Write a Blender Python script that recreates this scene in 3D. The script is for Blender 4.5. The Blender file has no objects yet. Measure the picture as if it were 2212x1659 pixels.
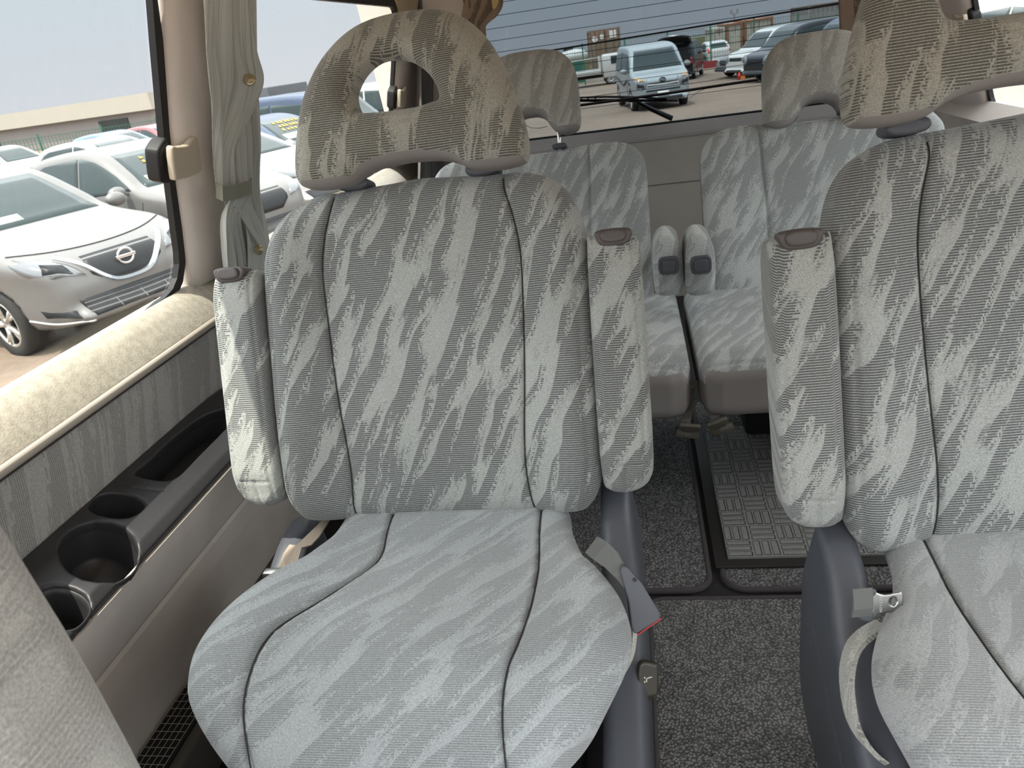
import bpy, bmesh, math, random
import numpy as np
from mathutils import Matrix, Vector
random.seed(7)
D = bpy.data
SC = bpy.context.scene
COL = SC.collection
R_ = math.radians

# ------------------------------------------------------------------ camera
F_PX, CX, CY, EYE = 1620.0, 1106.0, 829.5, 1.15
_d1 = np.array([1352 - CX, 65 - CY, F_PX]); _d1 /= np.linalg.norm(_d1)
_d2 = np.array([8806.0, -570.0, -F_PX]); _d2 -= _d2.dot(_d1) * _d1; _d2 /= np.linalg.norm(_d2)
RW = np.array([_d2, _d1, np.cross(_d2, _d1)])          # rows: world axes seen by the lens
CAMP = np.array([0.0, 0.0, EYE])
cd = D.cameras.new('camera'); cam = D.objects.new('camera', cd); COL.objects.link(cam)
M4 = Matrix.Identity(4)
for i in range(3):
    M4[i][0] = RW[i][0]; M4[i][1] = -RW[i][1]; M4[i][2] = -RW[i][2]; M4[i][3] = CAMP[i]
cam.matrix_world = M4
cd.sensor_width = 36.0; cd.sensor_fit = 'HORIZONTAL'; cd.lens = F_PX / 2212.0 * 36.0
cd.clip_start = 0.02; cd.clip_end = 600
cd.dof.use_dof = True; cd.dof.focus_distance = 1.35; cd.dof.aperture_fstop = 13.0
SC.camera = cam

# ------------------------------------------------------------------ sky, sun, exposure
SC.view_settings.view_transform = 'Standard'
SC.view_settings.look = 'None'
SC.view_settings.exposure = 0.20
SC.view_settings.gamma = 1.0
SC.view_settings.use_curve_mapping = False
W = D.worlds.new('sky'); SC.world = W; W.use_nodes = True
wn = W.node_tree; wn.nodes.clear()
wo = wn.nodes.new('ShaderNodeOutputWorld'); wb = wn.nodes.new('ShaderNodeBackground')
wt = wn.nodes.new('ShaderNodeTexCoord'); ws = wn.nodes.new('ShaderNodeSeparateXYZ'); wr = wn.nodes.new('ShaderNodeValToRGB')
wn.links.new(wt.outputs['Generated'], ws.inputs[0]); wn.links.new(ws.outputs['Z'], wr.inputs[0])
wn.links.new(wr.outputs[0], wb.inputs[0]); wn.links.new(wb.outputs[0], wo.inputs[0])
SKY = [(0.0, (.58, .60, .64)), (0.13, (.52, .58, .64)), (0.24, (1.45, 1.52, 1.58)), (0.45, (2.35, 2.42, 2.45)), (1.0, (2.9, 2.95, 3.0))]
wr.color_ramp.elements[0].position = SKY[0][0]; wr.color_ramp.elements[0].color = (*SKY[0][1], 1)
wr.color_ramp.elements[1].position = SKY[-1][0]; wr.color_ramp.elements[1].color = (*SKY[-1][1], 1)
for p_, c_ in SKY[1:-1]:
    e_ = wr.color_ramp.elements.new(p_); e_.color = (*c_, 1)
wb.inputs['Strength'].default_value = 1.15
SUN_TO = Vector((-.225, -.30, 1.0)).normalized()
sd = D.lights.new('sun', 'SUN'); sun = D.objects.new('sun', sd); COL.objects.link(sun)
sd.energy = 5.5; sd.angle = R_(0.6); sd.color = (1.0, .93, .80)
sun.rotation_euler = SUN_TO.to_track_quat('Z', 'Y').to_euler()

# ------------------------------------------------------------------ helpers: placing
def ray(px, py): return RW @ np.array([px - CX, py - CY, F_PX])
def onplane(px, py, n, d):                              # point where a line of sight meets n.p = d
    n = np.array(n, float); r = ray(px, py); return CAMP + r * ((d - n.dot(CAMP)) / n.dot(r))
def atx(px, py, x): return onplane(px, py, (1, 0, 0), x)
def aty(px, py, y): return onplane(px, py, (0, 1, 0), y)
def atz(px, py, z): return onplane(px, py, (0, 0, 1), z)
GN = (1.0, 0, -.27); GD = -1.0 - .27 * .76              # plane of the left side glass
def glass_l(px, py, off=0.0): return onplane(px, py, GN, GD + off)
RN = (0, 1.0, .30); RD = 3.45 + .30 * .78               # plane of the rear glass
def glass_r(px, py, off=0.0): return onplane(px, py, RN, RD + off)

# ------------------------------------------------------------------ helpers: objects
def link(o, parent=None, M=None):
    COL.objects.link(o)
    if parent is not None: o.parent = parent
    if M is not None: o.matrix_local = M
    return o
def mesh_obj(name, V, Fc, mats, parent=None, M=None, smooth=True, mids=None):
    me = D.meshes.new(name)
    V = np.asarray(V, dtype=np.float32)
    if isinstance(Fc, np.ndarray):
        n, k = Fc.shape
        me.vertices.add(len(V)); me.vertices.foreach_set('co', V.ravel())
        me.loops.add(n * k); me.loops.foreach_set('vertex_index', Fc.astype(np.int32).ravel())
        me.polygons.add(n); me.polygons.foreach_set('loop_start', np.arange(0, n * k, k, dtype=np.int32))
        me.update(calc_edges=True)
    else:
        me.from_pydata([tuple(map(float, v)) for v in V], [], Fc); me.update()
    if not isinstance(mats, (list, tuple)): mats = [mats]
    for m in mats: me.materials.append(m)
    if mids is not None: me.polygons.foreach_set('material_index', np.asarray(mids, dtype=np.int32))
    me.polygons.foreach_set('use_smooth', np.full(len(me.polygons), smooth))
    me.update()
    return link(D.objects.new(name, me), parent, M)
def bm_obj(name, bm, mats, parent=None, M=None, smooth=False):
    me = D.meshes.new(name); bm.to_mesh(me); bm.free()
    if not isinstance(mats, (list, tuple)): mats = [mats]
    for m in mats: me.materials.append(m)
    me.polygons.foreach_set('use_smooth', [smooth] * len(me.polygons)); me.update()
    return link(D.objects.new(name, me), parent, M)
def empty(name, loc, rz=0.0):
    o = D.objects.new(name, None); COL.objects.link(o); o.location = loc; o.rotation_euler = (0, 0, rz)
    o.empty_display_size = .1
    return o
def tag(o, label=None, cat=None, group=None, kind=None):
    if label: o['label'] = label
    if cat: o['category'] = cat
    if group: o['group'] = group
    if kind: o['kind'] = kind
    return o
def basis(O, U, V, W_):
    M = Matrix.Identity(4)
    for i in range(3): M[i][0] = U[i]; M[i][1] = V[i]; M[i][2] = W_[i]; M[i][3] = O[i]
    return M
def copy_tree(o, parent=None):
    c = o.copy(); COL.objects.link(c); c.parent = parent
    for ch in [k for k in D.objects if k.parent == o]: copy_tree(ch, c)
    return c
def bevel_box(bm, size, loc=(0, 0, 0), r=.0, seg=2, rot=None):
    b = bmesh.new(); bmesh.ops.create_cube(b, size=1)
    for v in b.verts: v.co = Vector((v.co.x * size[0], v.co.y * size[1], v.co.z * size[2]))
    if r > 0: bmesh.ops.bevel(b, geom=b.edges[:], offset=r, segments=seg, profile=.5, affect='EDGES')
    for v in b.verts:
        if rot is not None: v.co = rot @ v.co
        v.co += Vector(loc)
    merge(bm, b)
def merge(bm, b):
    me = D.meshes.new('t'); b.to_mesh(me); b.free(); bm.from_mesh(me); D.meshes.remove(me)
def box_obj(name, size, loc, mat, parent=None, r=.004, rot=None, seg=3, M=None, smooth=True):
    bm = bmesh.new(); bevel_box(bm, size, loc, r, seg, rot)
    return bm_obj(name, bm, mat, parent, M, smooth)
def tube(bm, pts, r, n=8, closed=False, flat=None):     # sweep a circle (or an ellipse r x flat) along points
    pts = [Vector(p) for p in pts]; m = len(pts); rings = []
    nrm = None
    for i, p in enumerate(pts):
        a = pts[(i - 1) % m] if (i > 0 or closed) else p; b = pts[(i + 1) % m] if (i < m - 1 or closed) else p
        t = (b - a).normalized()
        if nrm is None: nrm = t.orthogonal().normalized()
        else:
            nrm = nrm - t * nrm.dot(t)
            nrm = nrm.normalized() if nrm.length > 1e-6 else t.orthogonal().normalized()
        bn = t.cross(nrm)
        rr = r[i] if isinstance(r, (list, tuple)) else r
        fl = rr if flat is None else flat
        rings.append([bm.verts.new(p + nrm * math.cos(2 * math.pi * k / n) * rr + bn * math.sin(2 * math.pi * k / n) * fl) for k in range(n)])
    for i in range(m if closed else m - 1):
        A, B = rings[i], rings[(i + 1) % m]
        for k in range(n): bm.faces.new((A[k], A[(k + 1) % n], B[(k + 1) % n], B[k]))
    if not closed:
        bm.faces.new(list(reversed(rings[0]))); bm.faces.new(rings[-1])
def ribbon(name, pts, side, w, th, mat, parent=None, M=None):   # flat strap: centre line, side directions, width, thickness
    bm = bmesh.new(); R0 = []
    for i, p in enumerate(pts):
        p = Vector(p); s = Vector(side[i] if isinstance(side, list) else side).normalized()
        a = Vector(pts[max(i - 1, 0)]); b = Vector(pts[min(i + 1, len(pts) - 1)])
        n = (b - a).cross(s).normalized()
        ww = w[i] if isinstance(w, list) else w
        R0.append([bm.verts.new(p + s * ww / 2 + n * th / 2), bm.verts.new(p - s * ww / 2 + n * th / 2),
                   bm.verts.new(p - s * ww / 2 - n * th / 2), bm.verts.new(p + s * ww / 2 - n * th / 2)])
    for A, B in zip(R0[:-1], R0[1:]):
        for k in range(4): bm.faces.new((A[k], A[(k + 1) % 4], B[(k + 1) % 4], B[k]))
    bm.faces.new(R0[0]); bm.faces.new(list(reversed(R0[-1])))
    bmesh.ops.recalc_face_normals(bm, faces=bm.faces[:])
    return bm_obj(name, bm, mat, parent, M, False)
def slab(name, pts, n, th, mat, parent=None, M=None, smooth=False, bev=0):    # flat polygon given in 3-D, pushed th along n
    bm = bmesh.new(); n = Vector(n).normalized()
    a = [bm.verts.new(Vector(p)) for p in pts]; b = [bm.verts.new(Vector(p) + n * th) for p in pts]
    bm.faces.new(a); bm.faces.new(list(reversed(b)))
    for i in range(len(pts)):
        j = (i + 1) % len(pts); bm.faces.new((a[j], a[i], b[i], b[j]))
    bmesh.ops.recalc_face_normals(bm, faces=bm.faces[:])
    if bev: bmesh.ops.bevel(bm, geom=bm.edges[:], offset=bev, segments=2, profile=.5, affect='EDGES')
    return bm_obj(name, bm, mat, parent, M, smooth)
def catmull(P, k=6, closed=True):
    P = np.array(P, float); n = len(P); out = []
    for i in range(n if closed else n - 1):
        p0 = P[(i - 1) % n] if closed or i > 0 else P[i]; p1 = P[i]; p2 = P[(i + 1) % n]
        p3 = P[(i + 2) % n] if closed or i + 2 < n else P[(i + 1) % n]
        for t in np.arange(k) / k:
            out.append(.5 * ((2 * p1) + (-p0 + p2) * t + (2 * p0 - 5 * p1 + 4 * p2 - p3) * t * t + (-p0 + 3 * p1 - 3 * p2 + p3) * t ** 3))
    if not closed: out.append(P[-1])
    return np.array(out)
def sym(half):                                           # mirror a half outline given from the top centre to the bottom centre
    h = [tuple(p) for p in half]
    return h + [(-u, v) for u, v in reversed(h) if abs(u) > 1e-6]

# ------------------------------------------------------------------ helpers: signed distance modelling
def segdist(P, L, closed):
    d = np.full(len(P), 1e9); n = len(L)
    for i in range(n if closed else n - 1):
        a = L[i]; b = L[(i + 1) % n]; ab = b - a; q = P - a
        t = np.clip((q @ ab) / max(ab @ ab, 1e-12), 0, 1)
        d = np.minimum(d, ((q - t[:, None] * ab) ** 2).sum(1))
    return np.sqrt(d)
def inside(P, L):
    x, y = P[:, 0], P[:, 1]; c = np.zeros(len(P), bool); n = len(L)
    for i in range(n):
        x1, y1 = L[i]; x2, y2 = L[(i + 1) % n]
        k = ((y1 > y) != (y2 > y))
        if y1 != y2: c ^= k & (x < (x2 - x1) * (y - y1) / (y2 - y1) + x1)
    return c
class Map2:                                              # a sampled distance map of one outline or line
    def __init__(s, L, closed=True, box=None, res=.004, pad=.08):
        L = np.asarray(L, float)
        lo = L.min(0) - pad if box is None else np.array(box[:2], float); hi = L.max(0) + pad if box is None else np.array(box[2:], float)
        s.lo, s.res = lo, res; s.nx, s.ny = [int(k) + 2 for k in (hi - lo) / res]
        gx, gy = np.meshgrid(lo[0] + np.arange(s.nx) * res, lo[1] + np.arange(s.ny) * res, indexing='ij')
        P = np.stack([gx.ravel(), gy.ravel()], 1); d = segdist(P, L, closed)
        if closed: d = np.where(inside(P, L), -d, d)
        s.g = d.reshape(s.nx, s.ny)
    def __call__(s, u, v):
        a = np.clip((u - s.lo[0]) / s.res, 0, s.nx - 1.001); b = np.clip((v - s.lo[1]) / s.res, 0, s.ny - 1.001)
        i = a.astype(int); j = b.astype(int); a = a - i; b = b - j; g = s.g
        return (g[i, j] * (1 - a) + g[i + 1, j] * a) * (1 - b) + (g[i, j + 1] * (1 - a) + g[i + 1, j + 1] * a) * b
def rmax(a, b, r):                                       # intersection with a rounded edge
    return np.sqrt(np.maximum(a + r, 0) ** 2 + np.maximum(b + r, 0) ** 2) + np.minimum(np.maximum(a + r, b + r), 0) - r
def sstep(a, b, x):
    t = np.clip((x - a) / (b - a), 0, 1); return t * t * (3 - 2 * t)
def snet(f, lo, hi, h):                                  # surface nets
    lo = np.array(lo, float); hi = np.array(hi, float); n = np.maximum(((hi - lo) / h).astype(int) + 2, 3)
    ax = [lo[i] + np.arange(n[i]) * h for i in range(3)]
    G = np.stack(np.meshgrid(*ax, indexing='ij'), -1).reshape(-1, 3)
    v = np.concatenate([f(G[i:i + 400000]) for i in range(0, len(G), 400000)]).reshape(n)
    s = v < 0
    cs = np.zeros(n - 1, int)
    for dx in (0, 1):
        for dy in (0, 1):
            for dz in (0, 1): cs += s[dx:n[0] - 1 + dx, dy:n[1] - 1 + dy, dz:n[2] - 1 + dz]
    act = (cs > 0) & (cs < 8); ci = np.argwhere(act); idx = -np.ones(n - 1, int); idx[act] = np.arange(len(ci))
    acc = np.zeros((len(ci), 3)); cnt = np.zeros(len(ci))
    C8 = [(a, b, c) for a in (0, 1) for b in (0, 1) for c in (0, 1)]
    for a in C8:
        for k in range(3):
            if a[k]: continue
            b = list(a); b[k] = 1
            va = v[ci[:, 0] + a[0], ci[:, 1] + a[1], ci[:, 2] + a[2]]; vb = v[ci[:, 0] + b[0], ci[:, 1] + b[1], ci[:, 2] + b[2]]
            m = (va < 0) != (vb < 0); t = np.where(m, va / np.where(m, va - vb, 1), 0)
            p = np.array(a, float)[None] + np.zeros((len(ci), 3)); p[:, k] += t
            acc += p * m[:, None]; cnt += m
    V = lo + (ci + acc / cnt[:, None]) * h
    Fs = []
    for k in range(3):
        o1, o2 = (k + 1) % 3, (k + 2) % 3
        sl0 = [slice(None)] * 3; sl1 = [slice(None)] * 3; sl0[k] = slice(0, n[k] - 1); sl1[k] = slice(1, n[k])
        a, b = s[tuple(sl0)], s[tuple(sl1)]
        E_ = np.argwhere(a != b)
        E_ = E_[(E_[:, o1] > 0) & (E_[:, o2] > 0) & (E_[:, o1] < n[o1] - 1) & (E_[:, o2] < n[o2] - 1)]
        fl = a[E_[:, 0], E_[:, 1], E_[:, 2]]
        q = []
        for d1, d2 in ((0, 0), (-1, 0), (-1, -1), (0, -1)):
            e = E_.copy(); e[:, o1] += d1; e[:, o2] += d2; q.append(idx[e[:, 0], e[:, 1], e[:, 2]])
        q = np.stack(q, 1); q[~fl] = q[~fl][:, ::-1]; Fs.append(q)
    Fq = np.concatenate(Fs)
    for _ in range(2):                                   # settle the points on the true surface
        e = h * .25; g = np.stack([f(V + e * np.eye(3)[i]) - f(V - e * np.eye(3)[i]) for i in range(3)], 1) / (2 * e)
        st = f(V) / np.maximum((g * g).sum(1), .2); V = V - g * np.clip(st, -h * .5, h * .5)[:, None]
    return V, Fq
def fnorm(V, Fq):
    n = np.cross(V[Fq[:, 2]] - V[Fq[:, 0]], V[Fq[:, 3]] - V[Fq[:, 1]]); return n / np.maximum(np.linalg.norm(n, axis=1), 1e-12)[:, None]
def pad(name, outline, wf, wb, r, mats, parent=None, M=None, holes=(), seams=(), h=.005, matf=None, k=5, cut=None, draft=0.0, lines=None):
    """upholstered pad: outline in u,v; front face w=wf(u,v); back face w=wb; seams = (line, depth, width)"""
    L = catmull(outline, k) if k else np.array(outline, float); m = Map2(L, pad=.05)
    Hs = [Map2(catmull(o, k), pad=.3, res=.005) for o in holes]
    Ss = [(Map2(catmull(l, 5, False), False, box=(*(L.min(0) - .05), *(L.max(0) + .05)), res=.003), d, w) for l, d, w in seams]
    def f(P):
        u, v, w = P.T; d = m(u, v) + draft * np.maximum(-w - .02, 0)
        for q in Hs: d = np.maximum(d, -q(u, v))
        F_ = wf(u, v) if callable(wf) else wf + 0 * u
        B_ = wb(u, v) if callable(wb) else wb + 0 * u
        for q, dep, wd in Ss: F_ = F_ - dep * np.exp(-(q(u, v) / wd) ** 2)
        z = np.maximum(w - F_, B_ - w)
        o = rmax(d, z, r)
        if cut is not None: o = np.maximum(o, cut(u, v, w))
        return o
    uu = np.linspace(L[:, 0].min(), L[:, 0].max(), 30); vv = np.linspace(L[:, 1].min(), L[:, 1].max(), 30)
    A, B = np.meshgrid(uu, vv); top = (wf(A.ravel(), B.ravel()).max() if callable(wf) else wf)
    bot = (wb(A.ravel(), B.ravel()).min() if callable(wb) else wb)
    V, Fq = snet(f, (L[:, 0].min() - 2 * h, L[:, 1].min() - 2 * h, bot - 2 * h), (L[:, 0].max() + 2 * h, L[:, 1].max() + 2 * h, top + 2 * h), h)
    ids = None
    if matf is not None: ids = matf(V[Fq].mean(1), fnorm(V, Fq)).astype(int)
    o = mesh_obj(name, V, Fq, mats, parent, M, True, ids)
    if lines:                                            # dark thread lying in the seams
        for l in lines:
            c = catmull(l, 6, False); z = (wf(c[:, 0], c[:, 1]) if callable(wf) else np.full(len(c), wf)); dd = m(c[:, 0], c[:, 1])
            dep = [s_[1] for s_ in seams][0]; ok = dd < -r * .25; edge = np.maximum(dd + r, 0); z = z - (r - np.sqrt(np.maximum(r * r - edge ** 2, 0)))
            P_ = [(a_, b_, z_ - dep * .8 + .0012) for (a_, b_), z_, k_ in zip(c, z, ok) if k_]
            if len(P_) > 2: tb_ = bmesh.new(); tube(tb_, P_, .0011, 5); bm_obj('seam_stitching', tb_, MT['thread'], o, Matrix.Identity(4), True)
    return o

# ------------------------------------------------------------------ materials
class NT:
    def __init__(s, name):
        s.m = D.materials.new(name); s.m.use_nodes = True; s.t = s.m.node_tree; s.t.nodes.clear()
        s.out = s.n('ShaderNodeOutputMaterial')
    def n(s, ty, **kw):
        x = s.t.nodes.new(ty)
        for k, v in kw.items(): setattr(x, k, v)
        return x
    def l(s, a, b): s.t.links.new(a, b)
    def set(s, sock, v):
        if isinstance(v, bpy.types.NodeSocket): s.l(v, sock)
        else: sock.default_value = v
    def math(s, op, a, b=None, c=None, clamp=False):
        x = s.n('ShaderNodeMath', operation=op, use_clamp=clamp); s.set(x.inputs[0], a)
        if b is not None: s.set(x.inputs[1], b)
        if c is not None: s.set(x.inputs[2], c)
        return x.outputs[0]
    def xyz(s, v):
        x = s.n('ShaderNodeSeparateXYZ'); s.l(v, x.inputs[0]); return x.outputs
    def comb(s, a, b, c=0.0):
        x = s.n('ShaderNodeCombineXYZ'); s.set(x.inputs[0], a); s.set(x.inputs[1], b); s.set(x.inputs[2], c); return x.outputs[0]
    def noise(s, vec, scale, detail=2.0, rough=.5, dist=0.0):
        x = s.n('ShaderNodeTexNoise'); s.l(vec, x.inputs['Vector']); x.inputs['Scale'].default_value = scale
        x.inputs['Detail'].default_value = detail; x.inputs['Roughness'].default_value = rough; x.inputs['Distortion'].default_value = dist
        return x.outputs['Fac']
    def ss(s, x, a, b, lo=0.0, hi=1.0):
        q = s.n('ShaderNodeMapRange', interpolation_type='SMOOTHSTEP'); s.set(q.inputs[0], x); q.inputs[1].default_value = a; q.inputs[2].default_value = b
        q.inputs[3].default_value = lo; q.inputs[4].default_value = hi; return q.outputs[0]
    def mix(s, f, a, b):
        q = s.n('ShaderNodeMix', data_type='RGBA'); s.set(q.inputs[0], f)
        s.set(q.inputs[6], a if isinstance(a, bpy.types.NodeSocket) else (*a, 1)); s.set(q.inputs[7], b if isinstance(b, bpy.types.NodeSocket) else (*b, 1))
        return q.outputs[2]
    def scalec(s, c, f):
        q = s.n('ShaderNodeVectorMath', operation='SCALE')
        if isinstance(c, bpy.types.NodeSocket): s.l(c, q.inputs[0])
        else: q.inputs[0].default_value = c
        s.set(q.inputs[3], f); return q.outputs[0]
    def bsdf(s, col, rough=.6, metal=0.0, sheen=0.0, coat=0.0, height=None, hs=.3, hd=.001, spec=.5):
        b = s.n('ShaderNodeBsdfPrincipled')
        s.set(b.inputs['Base Color'], col if isinstance(col, bpy.types.NodeSocket) else (*col, 1)); s.set(b.inputs['Roughness'], rough)
        b.inputs['Metallic'].default_value = metal; b.inputs['Sheen Weight'].default_value = sheen; b.inputs['Coat Weight'].default_value = coat
        b.inputs['Sheen Roughness'].default_value = .5; b.inputs['Specular IOR Level'].default_value = spec
        b.inputs['Coat Roughness'].default_value = .08
        if height is not None:
            k = s.n('ShaderNodeBump'); k.inputs['Strength'].default_value = hs; k.inputs['Distance'].default_value = hd
            s.l(height, k.inputs['Height']); s.l(k.outputs[0], b.inputs['Normal'])
        s.l(b.outputs[0], s.out.inputs[0]); return s.m
    def obj(s):
        return s.n('ShaderNodeTexCoord').outputs['Object']

def fabric(name, kw=0.0, ku=0.0, soil=0.0, rib=.0037, th=24, base=(.41, .435, .428), dark=(.125, .134, .14), contrast=1.0, seed=0.0, thr=.485, stain=(.88, .82, .70)):
    T = NT(name); u, v, w = T.xyz(T.obj())
    s = T.math('MULTIPLY_ADD', w, kw, v); x = T.math('MULTIPLY_ADD', w, ku, u)
    c, sn = math.cos(R_(th)), math.sin(R_(th))
    wob = T.math('MULTIPLY', T.math('SUBTRACT', T.noise(T.comb(x, s, seed), 7.0, 1.0), .5), .030)
    a = T.math('ADD', T.math('SUBTRACT', T.math('MULTIPLY', x, c), T.math('MULTIPLY', s, sn)), wob)
    b = T.math('ADD', T.math('MULTIPLY', x, sn), T.math('MULTIPLY', s, c))
    def fl(sh):
        return T.noise(T.comb(T.math('MULTIPLY', T.math('ADD', a, sh), 52.0), T.math('MULTIPLY', b, 7.0), seed), 1.0, 1.6, .5, .25)
    n1 = fl(0.0); n2 = fl(-.007)
    m1 = T.ss(n1, thr, thr + .03)
    m2 = T.ss(n2, thr - .05, thr + .05)
    cell = T.n('ShaderNodeTexWhiteNoise', noise_dimensions='2D')
    T.l(T.comb(T.math('FLOOR', T.math('DIVIDE', x, .0021)), T.math('FLOOR', T.math('DIVIDE', s, rib))), cell.inputs['Vector'])
    dot = T.math('MULTIPLY', m2, T.ss(cell.outputs['Value'], .38, .5))
    mk = T.math('MAXIMUM', m1, dot)
    wave = T.math('SINE', T.math('MULTIPLY', s, 2 * math.pi / rib))
    rb = T.ss(wave, -.75, .0)
    dk = T.math('MULTIPLY', T.math('MULTIPLY', rb, mk), contrast)
    fine = T.noise(T.comb(x, s, w), 520.0, 2.0, .7); big = T.noise(T.comb(x, s, seed), 5.0, 3.0)
    col = T.mix(dk, base, dark)
    col = T.scalec(col, T.math('MULTIPLY', T.ss(fine, .25, .75, .72, 1.28), T.ss(big, .2, .8, .93, 1.07)))
    if soil > 0:
        so = T.math('MULTIPLY', T.ss(T.noise(T.comb(x, s, seed + 3), 6.0, 3.0), .25, .7, .55, 1.0), soil)
        ml = T.n('ShaderNodeMix', data_type='RGBA', blend_type='MULTIPLY'); T.l(so, ml.inputs[0]); T.l(col, ml.inputs[6]); ml.inputs[7].default_value = (*stain, 1)
        col = ml.outputs[2]
    hgt = T.math('SUBTRACT', T.math('MULTIPLY', fine, .5), dk)
    return T.bsdf(col, .95, sheen=.35, height=hgt, hs=.6, hd=.0007, spec=.15)
def plain(name, col, rough=.5, metal=0.0, coat=0.0, grain=0.0, gs=300.0, var=0.0, vs=6.0, sheen=0.0, spec=.5):
    T = NT(name); o = T.obj(); cc = col; hh = None
    if var > 0: cc = T.scalec(col, T.ss(T.noise(o, vs, 4.0), .25, .75, 1 - var, 1 + var))
    if grain > 0: hh = T.noise(o, gs, 3.0, .6)
    return T.bsdf(cc, rough, metal, sheen, coat, hh, grain, .001, spec)
def glassmat(name, tint, gloss=.06, dust=0.0):
    T = NT(name); tr = T.n('ShaderNodeBsdfTransparent'); tr.inputs[0].default_value = (*tint, 1)
    gl = T.n('ShaderNodeBsdfGlossy'); gl.inputs['Roughness'].default_value = .02; mx = T.n('ShaderNodeMixShader'); mx.inputs[0].default_value = gloss
    T.l(tr.outputs[0], mx.inputs[1]); T.l(gl.outputs[0], mx.inputs[2]); last = mx.outputs[0]
    if dust > 0:
        df = T.n('ShaderNodeBsdfDiffuse'); df.inputs[0].default_value = (.8, .8, .78, 1); m2 = T.n('ShaderNodeMixShader')
        T.l(T.ss(T.noise(T.obj(), 60.0, 4.0, .7), .5, .8, dust * .3, dust), m2.inputs[0]); T.l(last, m2.inputs[1]); T.l(df.outputs[0], m2.inputs[2]); last = m2.outputs[0]
    T.l(last, T.out.inputs[0]); return T.m

MT = {}
MT['thread'] = plain('seam_thread', (.035, .036, .034), .9)
MT['fab_back'] = fabric('velour_backrest', seed=0.3, soil=.18)
MT['fab_back2'] = fabric('velour_backrest_b', seed=4.1, soil=.15)
MT['fab_seat'] = fabric('velour_cushion', kw=1.0, seed=2.2, th=34, base=(.395, .43, .45), contrast=.55, thr=.48)
MT['fab_seat2'] = fabric('velour_cushion_b', kw=1.0, seed=7.7, th=30, base=(.38, .40, .41), contrast=.5, thr=.49)
MT['fab_head'] = fabric('velour_headrest', seed=5.5, soil=.55, th=12, thr=.505, stain=(.93, .92, .80), base=(.40, .40, .375), dark=(.125, .127, .12))
MT['fab_arm'] = fabric('velour_armrest', seed=9.1, soil=.3, th=28, kw=.6)
MT['fab_rear'] = fabric('velour_rear', seed=12.0, base=(.50, .53, .53), dark=(.22, .235, .24), contrast=.9, th=30, kw=.5)
MT['fab_rear_head'] = fabric('velour_rear_head', seed=14.0, soil=.2, base=(.50, .505, .48), dark=(.22, .22, .21), contrast=.7, th=18)
MT['fab_front'] = fabric('velour_front', seed=21.0, soil=.1, base=(.50, .505, .485), dark=(.36, .35, .35), contrast=.6, th=8, rib=.005)
MT['fab_wall'] = fabric('velour_wall', seed=31.0, base=(.48, .47, .45), dark=(.27, .265, .255), contrast=.8, th=62, rib=.004, thr=.5)
MT['vinyl'] = plain('mauve_vinyl', (.30, .28, .272), .75, grain=.25, gs=500, var=.06)
MT['plastic'] = plain('charcoal_plastic', (.095, .103, .122), .40, grain=.25, gs=900)
MT['plastic2'] = plain('brown_grey_plastic', (.095, .080, .078), .38, grain=.1)
MT['black'] = plain('black_plastic', (.012, .012, .013), .45)
MT['tray'] = plain('tray_plastic', (.036, .036, .040), .40, grain=.2, gs=900)
MT['seal'] = plain('black_seal', (.006, .006, .007), .55)
MT['chrome'] = plain('chrome', (.85, .87, .9), .12, metal=1.0)
MT['steel'] = plain('brushed_steel', (.42, .43, .42), .28, metal=1.0)
MT['beige'] = plain('beige_plastic', (.60, .52, .41), .42)
MT['pillar'] = plain('pillar_trim', (.80, .73, .68), .85, grain=.4, gs=420, var=.04)
MT['panel'] = plain('lower_panel', (.68, .62, .575), .62, grain=.25, gs=500, var=.10, vs=5)
MT['sill'] = plain('sill_velour', (.47, .43, .35), .95, grain=1.0, gs=260, var=.16, vs=75, sheen=.3)
MT['beltrim'] = plain('belt_trim', (.42, .38, .33), .30)
MT['head'] = plain('headliner', (.50, .42, .30), .95, grain=.4, gs=500)
MT['tail'] = plain('tailgate_trim', (.40, .375, .34), .7, grain=.2, gs=400, var=.05)
MT['pedal'] = plain('bronze_plastic', (.050, .045, .035), .30)
MT['icon'] = plain('white_print', (.65, .65, .62), .6)
MT['red'] = plain('red_plastic', (.45, .02, .03), .4)
MT['webbing'] = plain('grey_webbing', (.15, .155, .15), .8, grain=.6, gs=600)
MT['web_l'] = plain('olive_webbing', (.17, .165, .135), .8, grain=.4, gs=600)
MT['web_b'] = plain('buckle_plastic', (.135, .125, .10), .45)
MT['web_p'] = plain('beige_webbing', (.50, .42, .34), .7, grain=.4, gs=600)
MT['snap'] = plain('brass_snap', (.75, .66, .45), .35, metal=1.0)
MT['cloth'] = None

# =================================================================== the van: seats
def backmat(x0, y0, z0, a, off=0.0, roll=0.0, h=0.0):
    a = R_(a); U = Vector((1, 0, 0)); V = Vector((0, math.sin(a), math.cos(a))); N = Vector((0, -math.cos(a), math.sin(a)))
    q = Matrix.Rotation(R_(roll), 3, 'Z')                # roll about the pad normal, in pad coordinates
    B = Matrix((U, V, N)).transposed() @ q
    return basis(Vector((x0, y0, z0)) + N * off, B.col[0], B.col[1], B.col[2])
def seatmat(x0, y0, z0, sl=-.10):
    V = Vector((0, 1, sl)).normalized(); U = Vector((1, 0, 0)); return basis((x0, y0, z0), U, V, U.cross(V))

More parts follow.
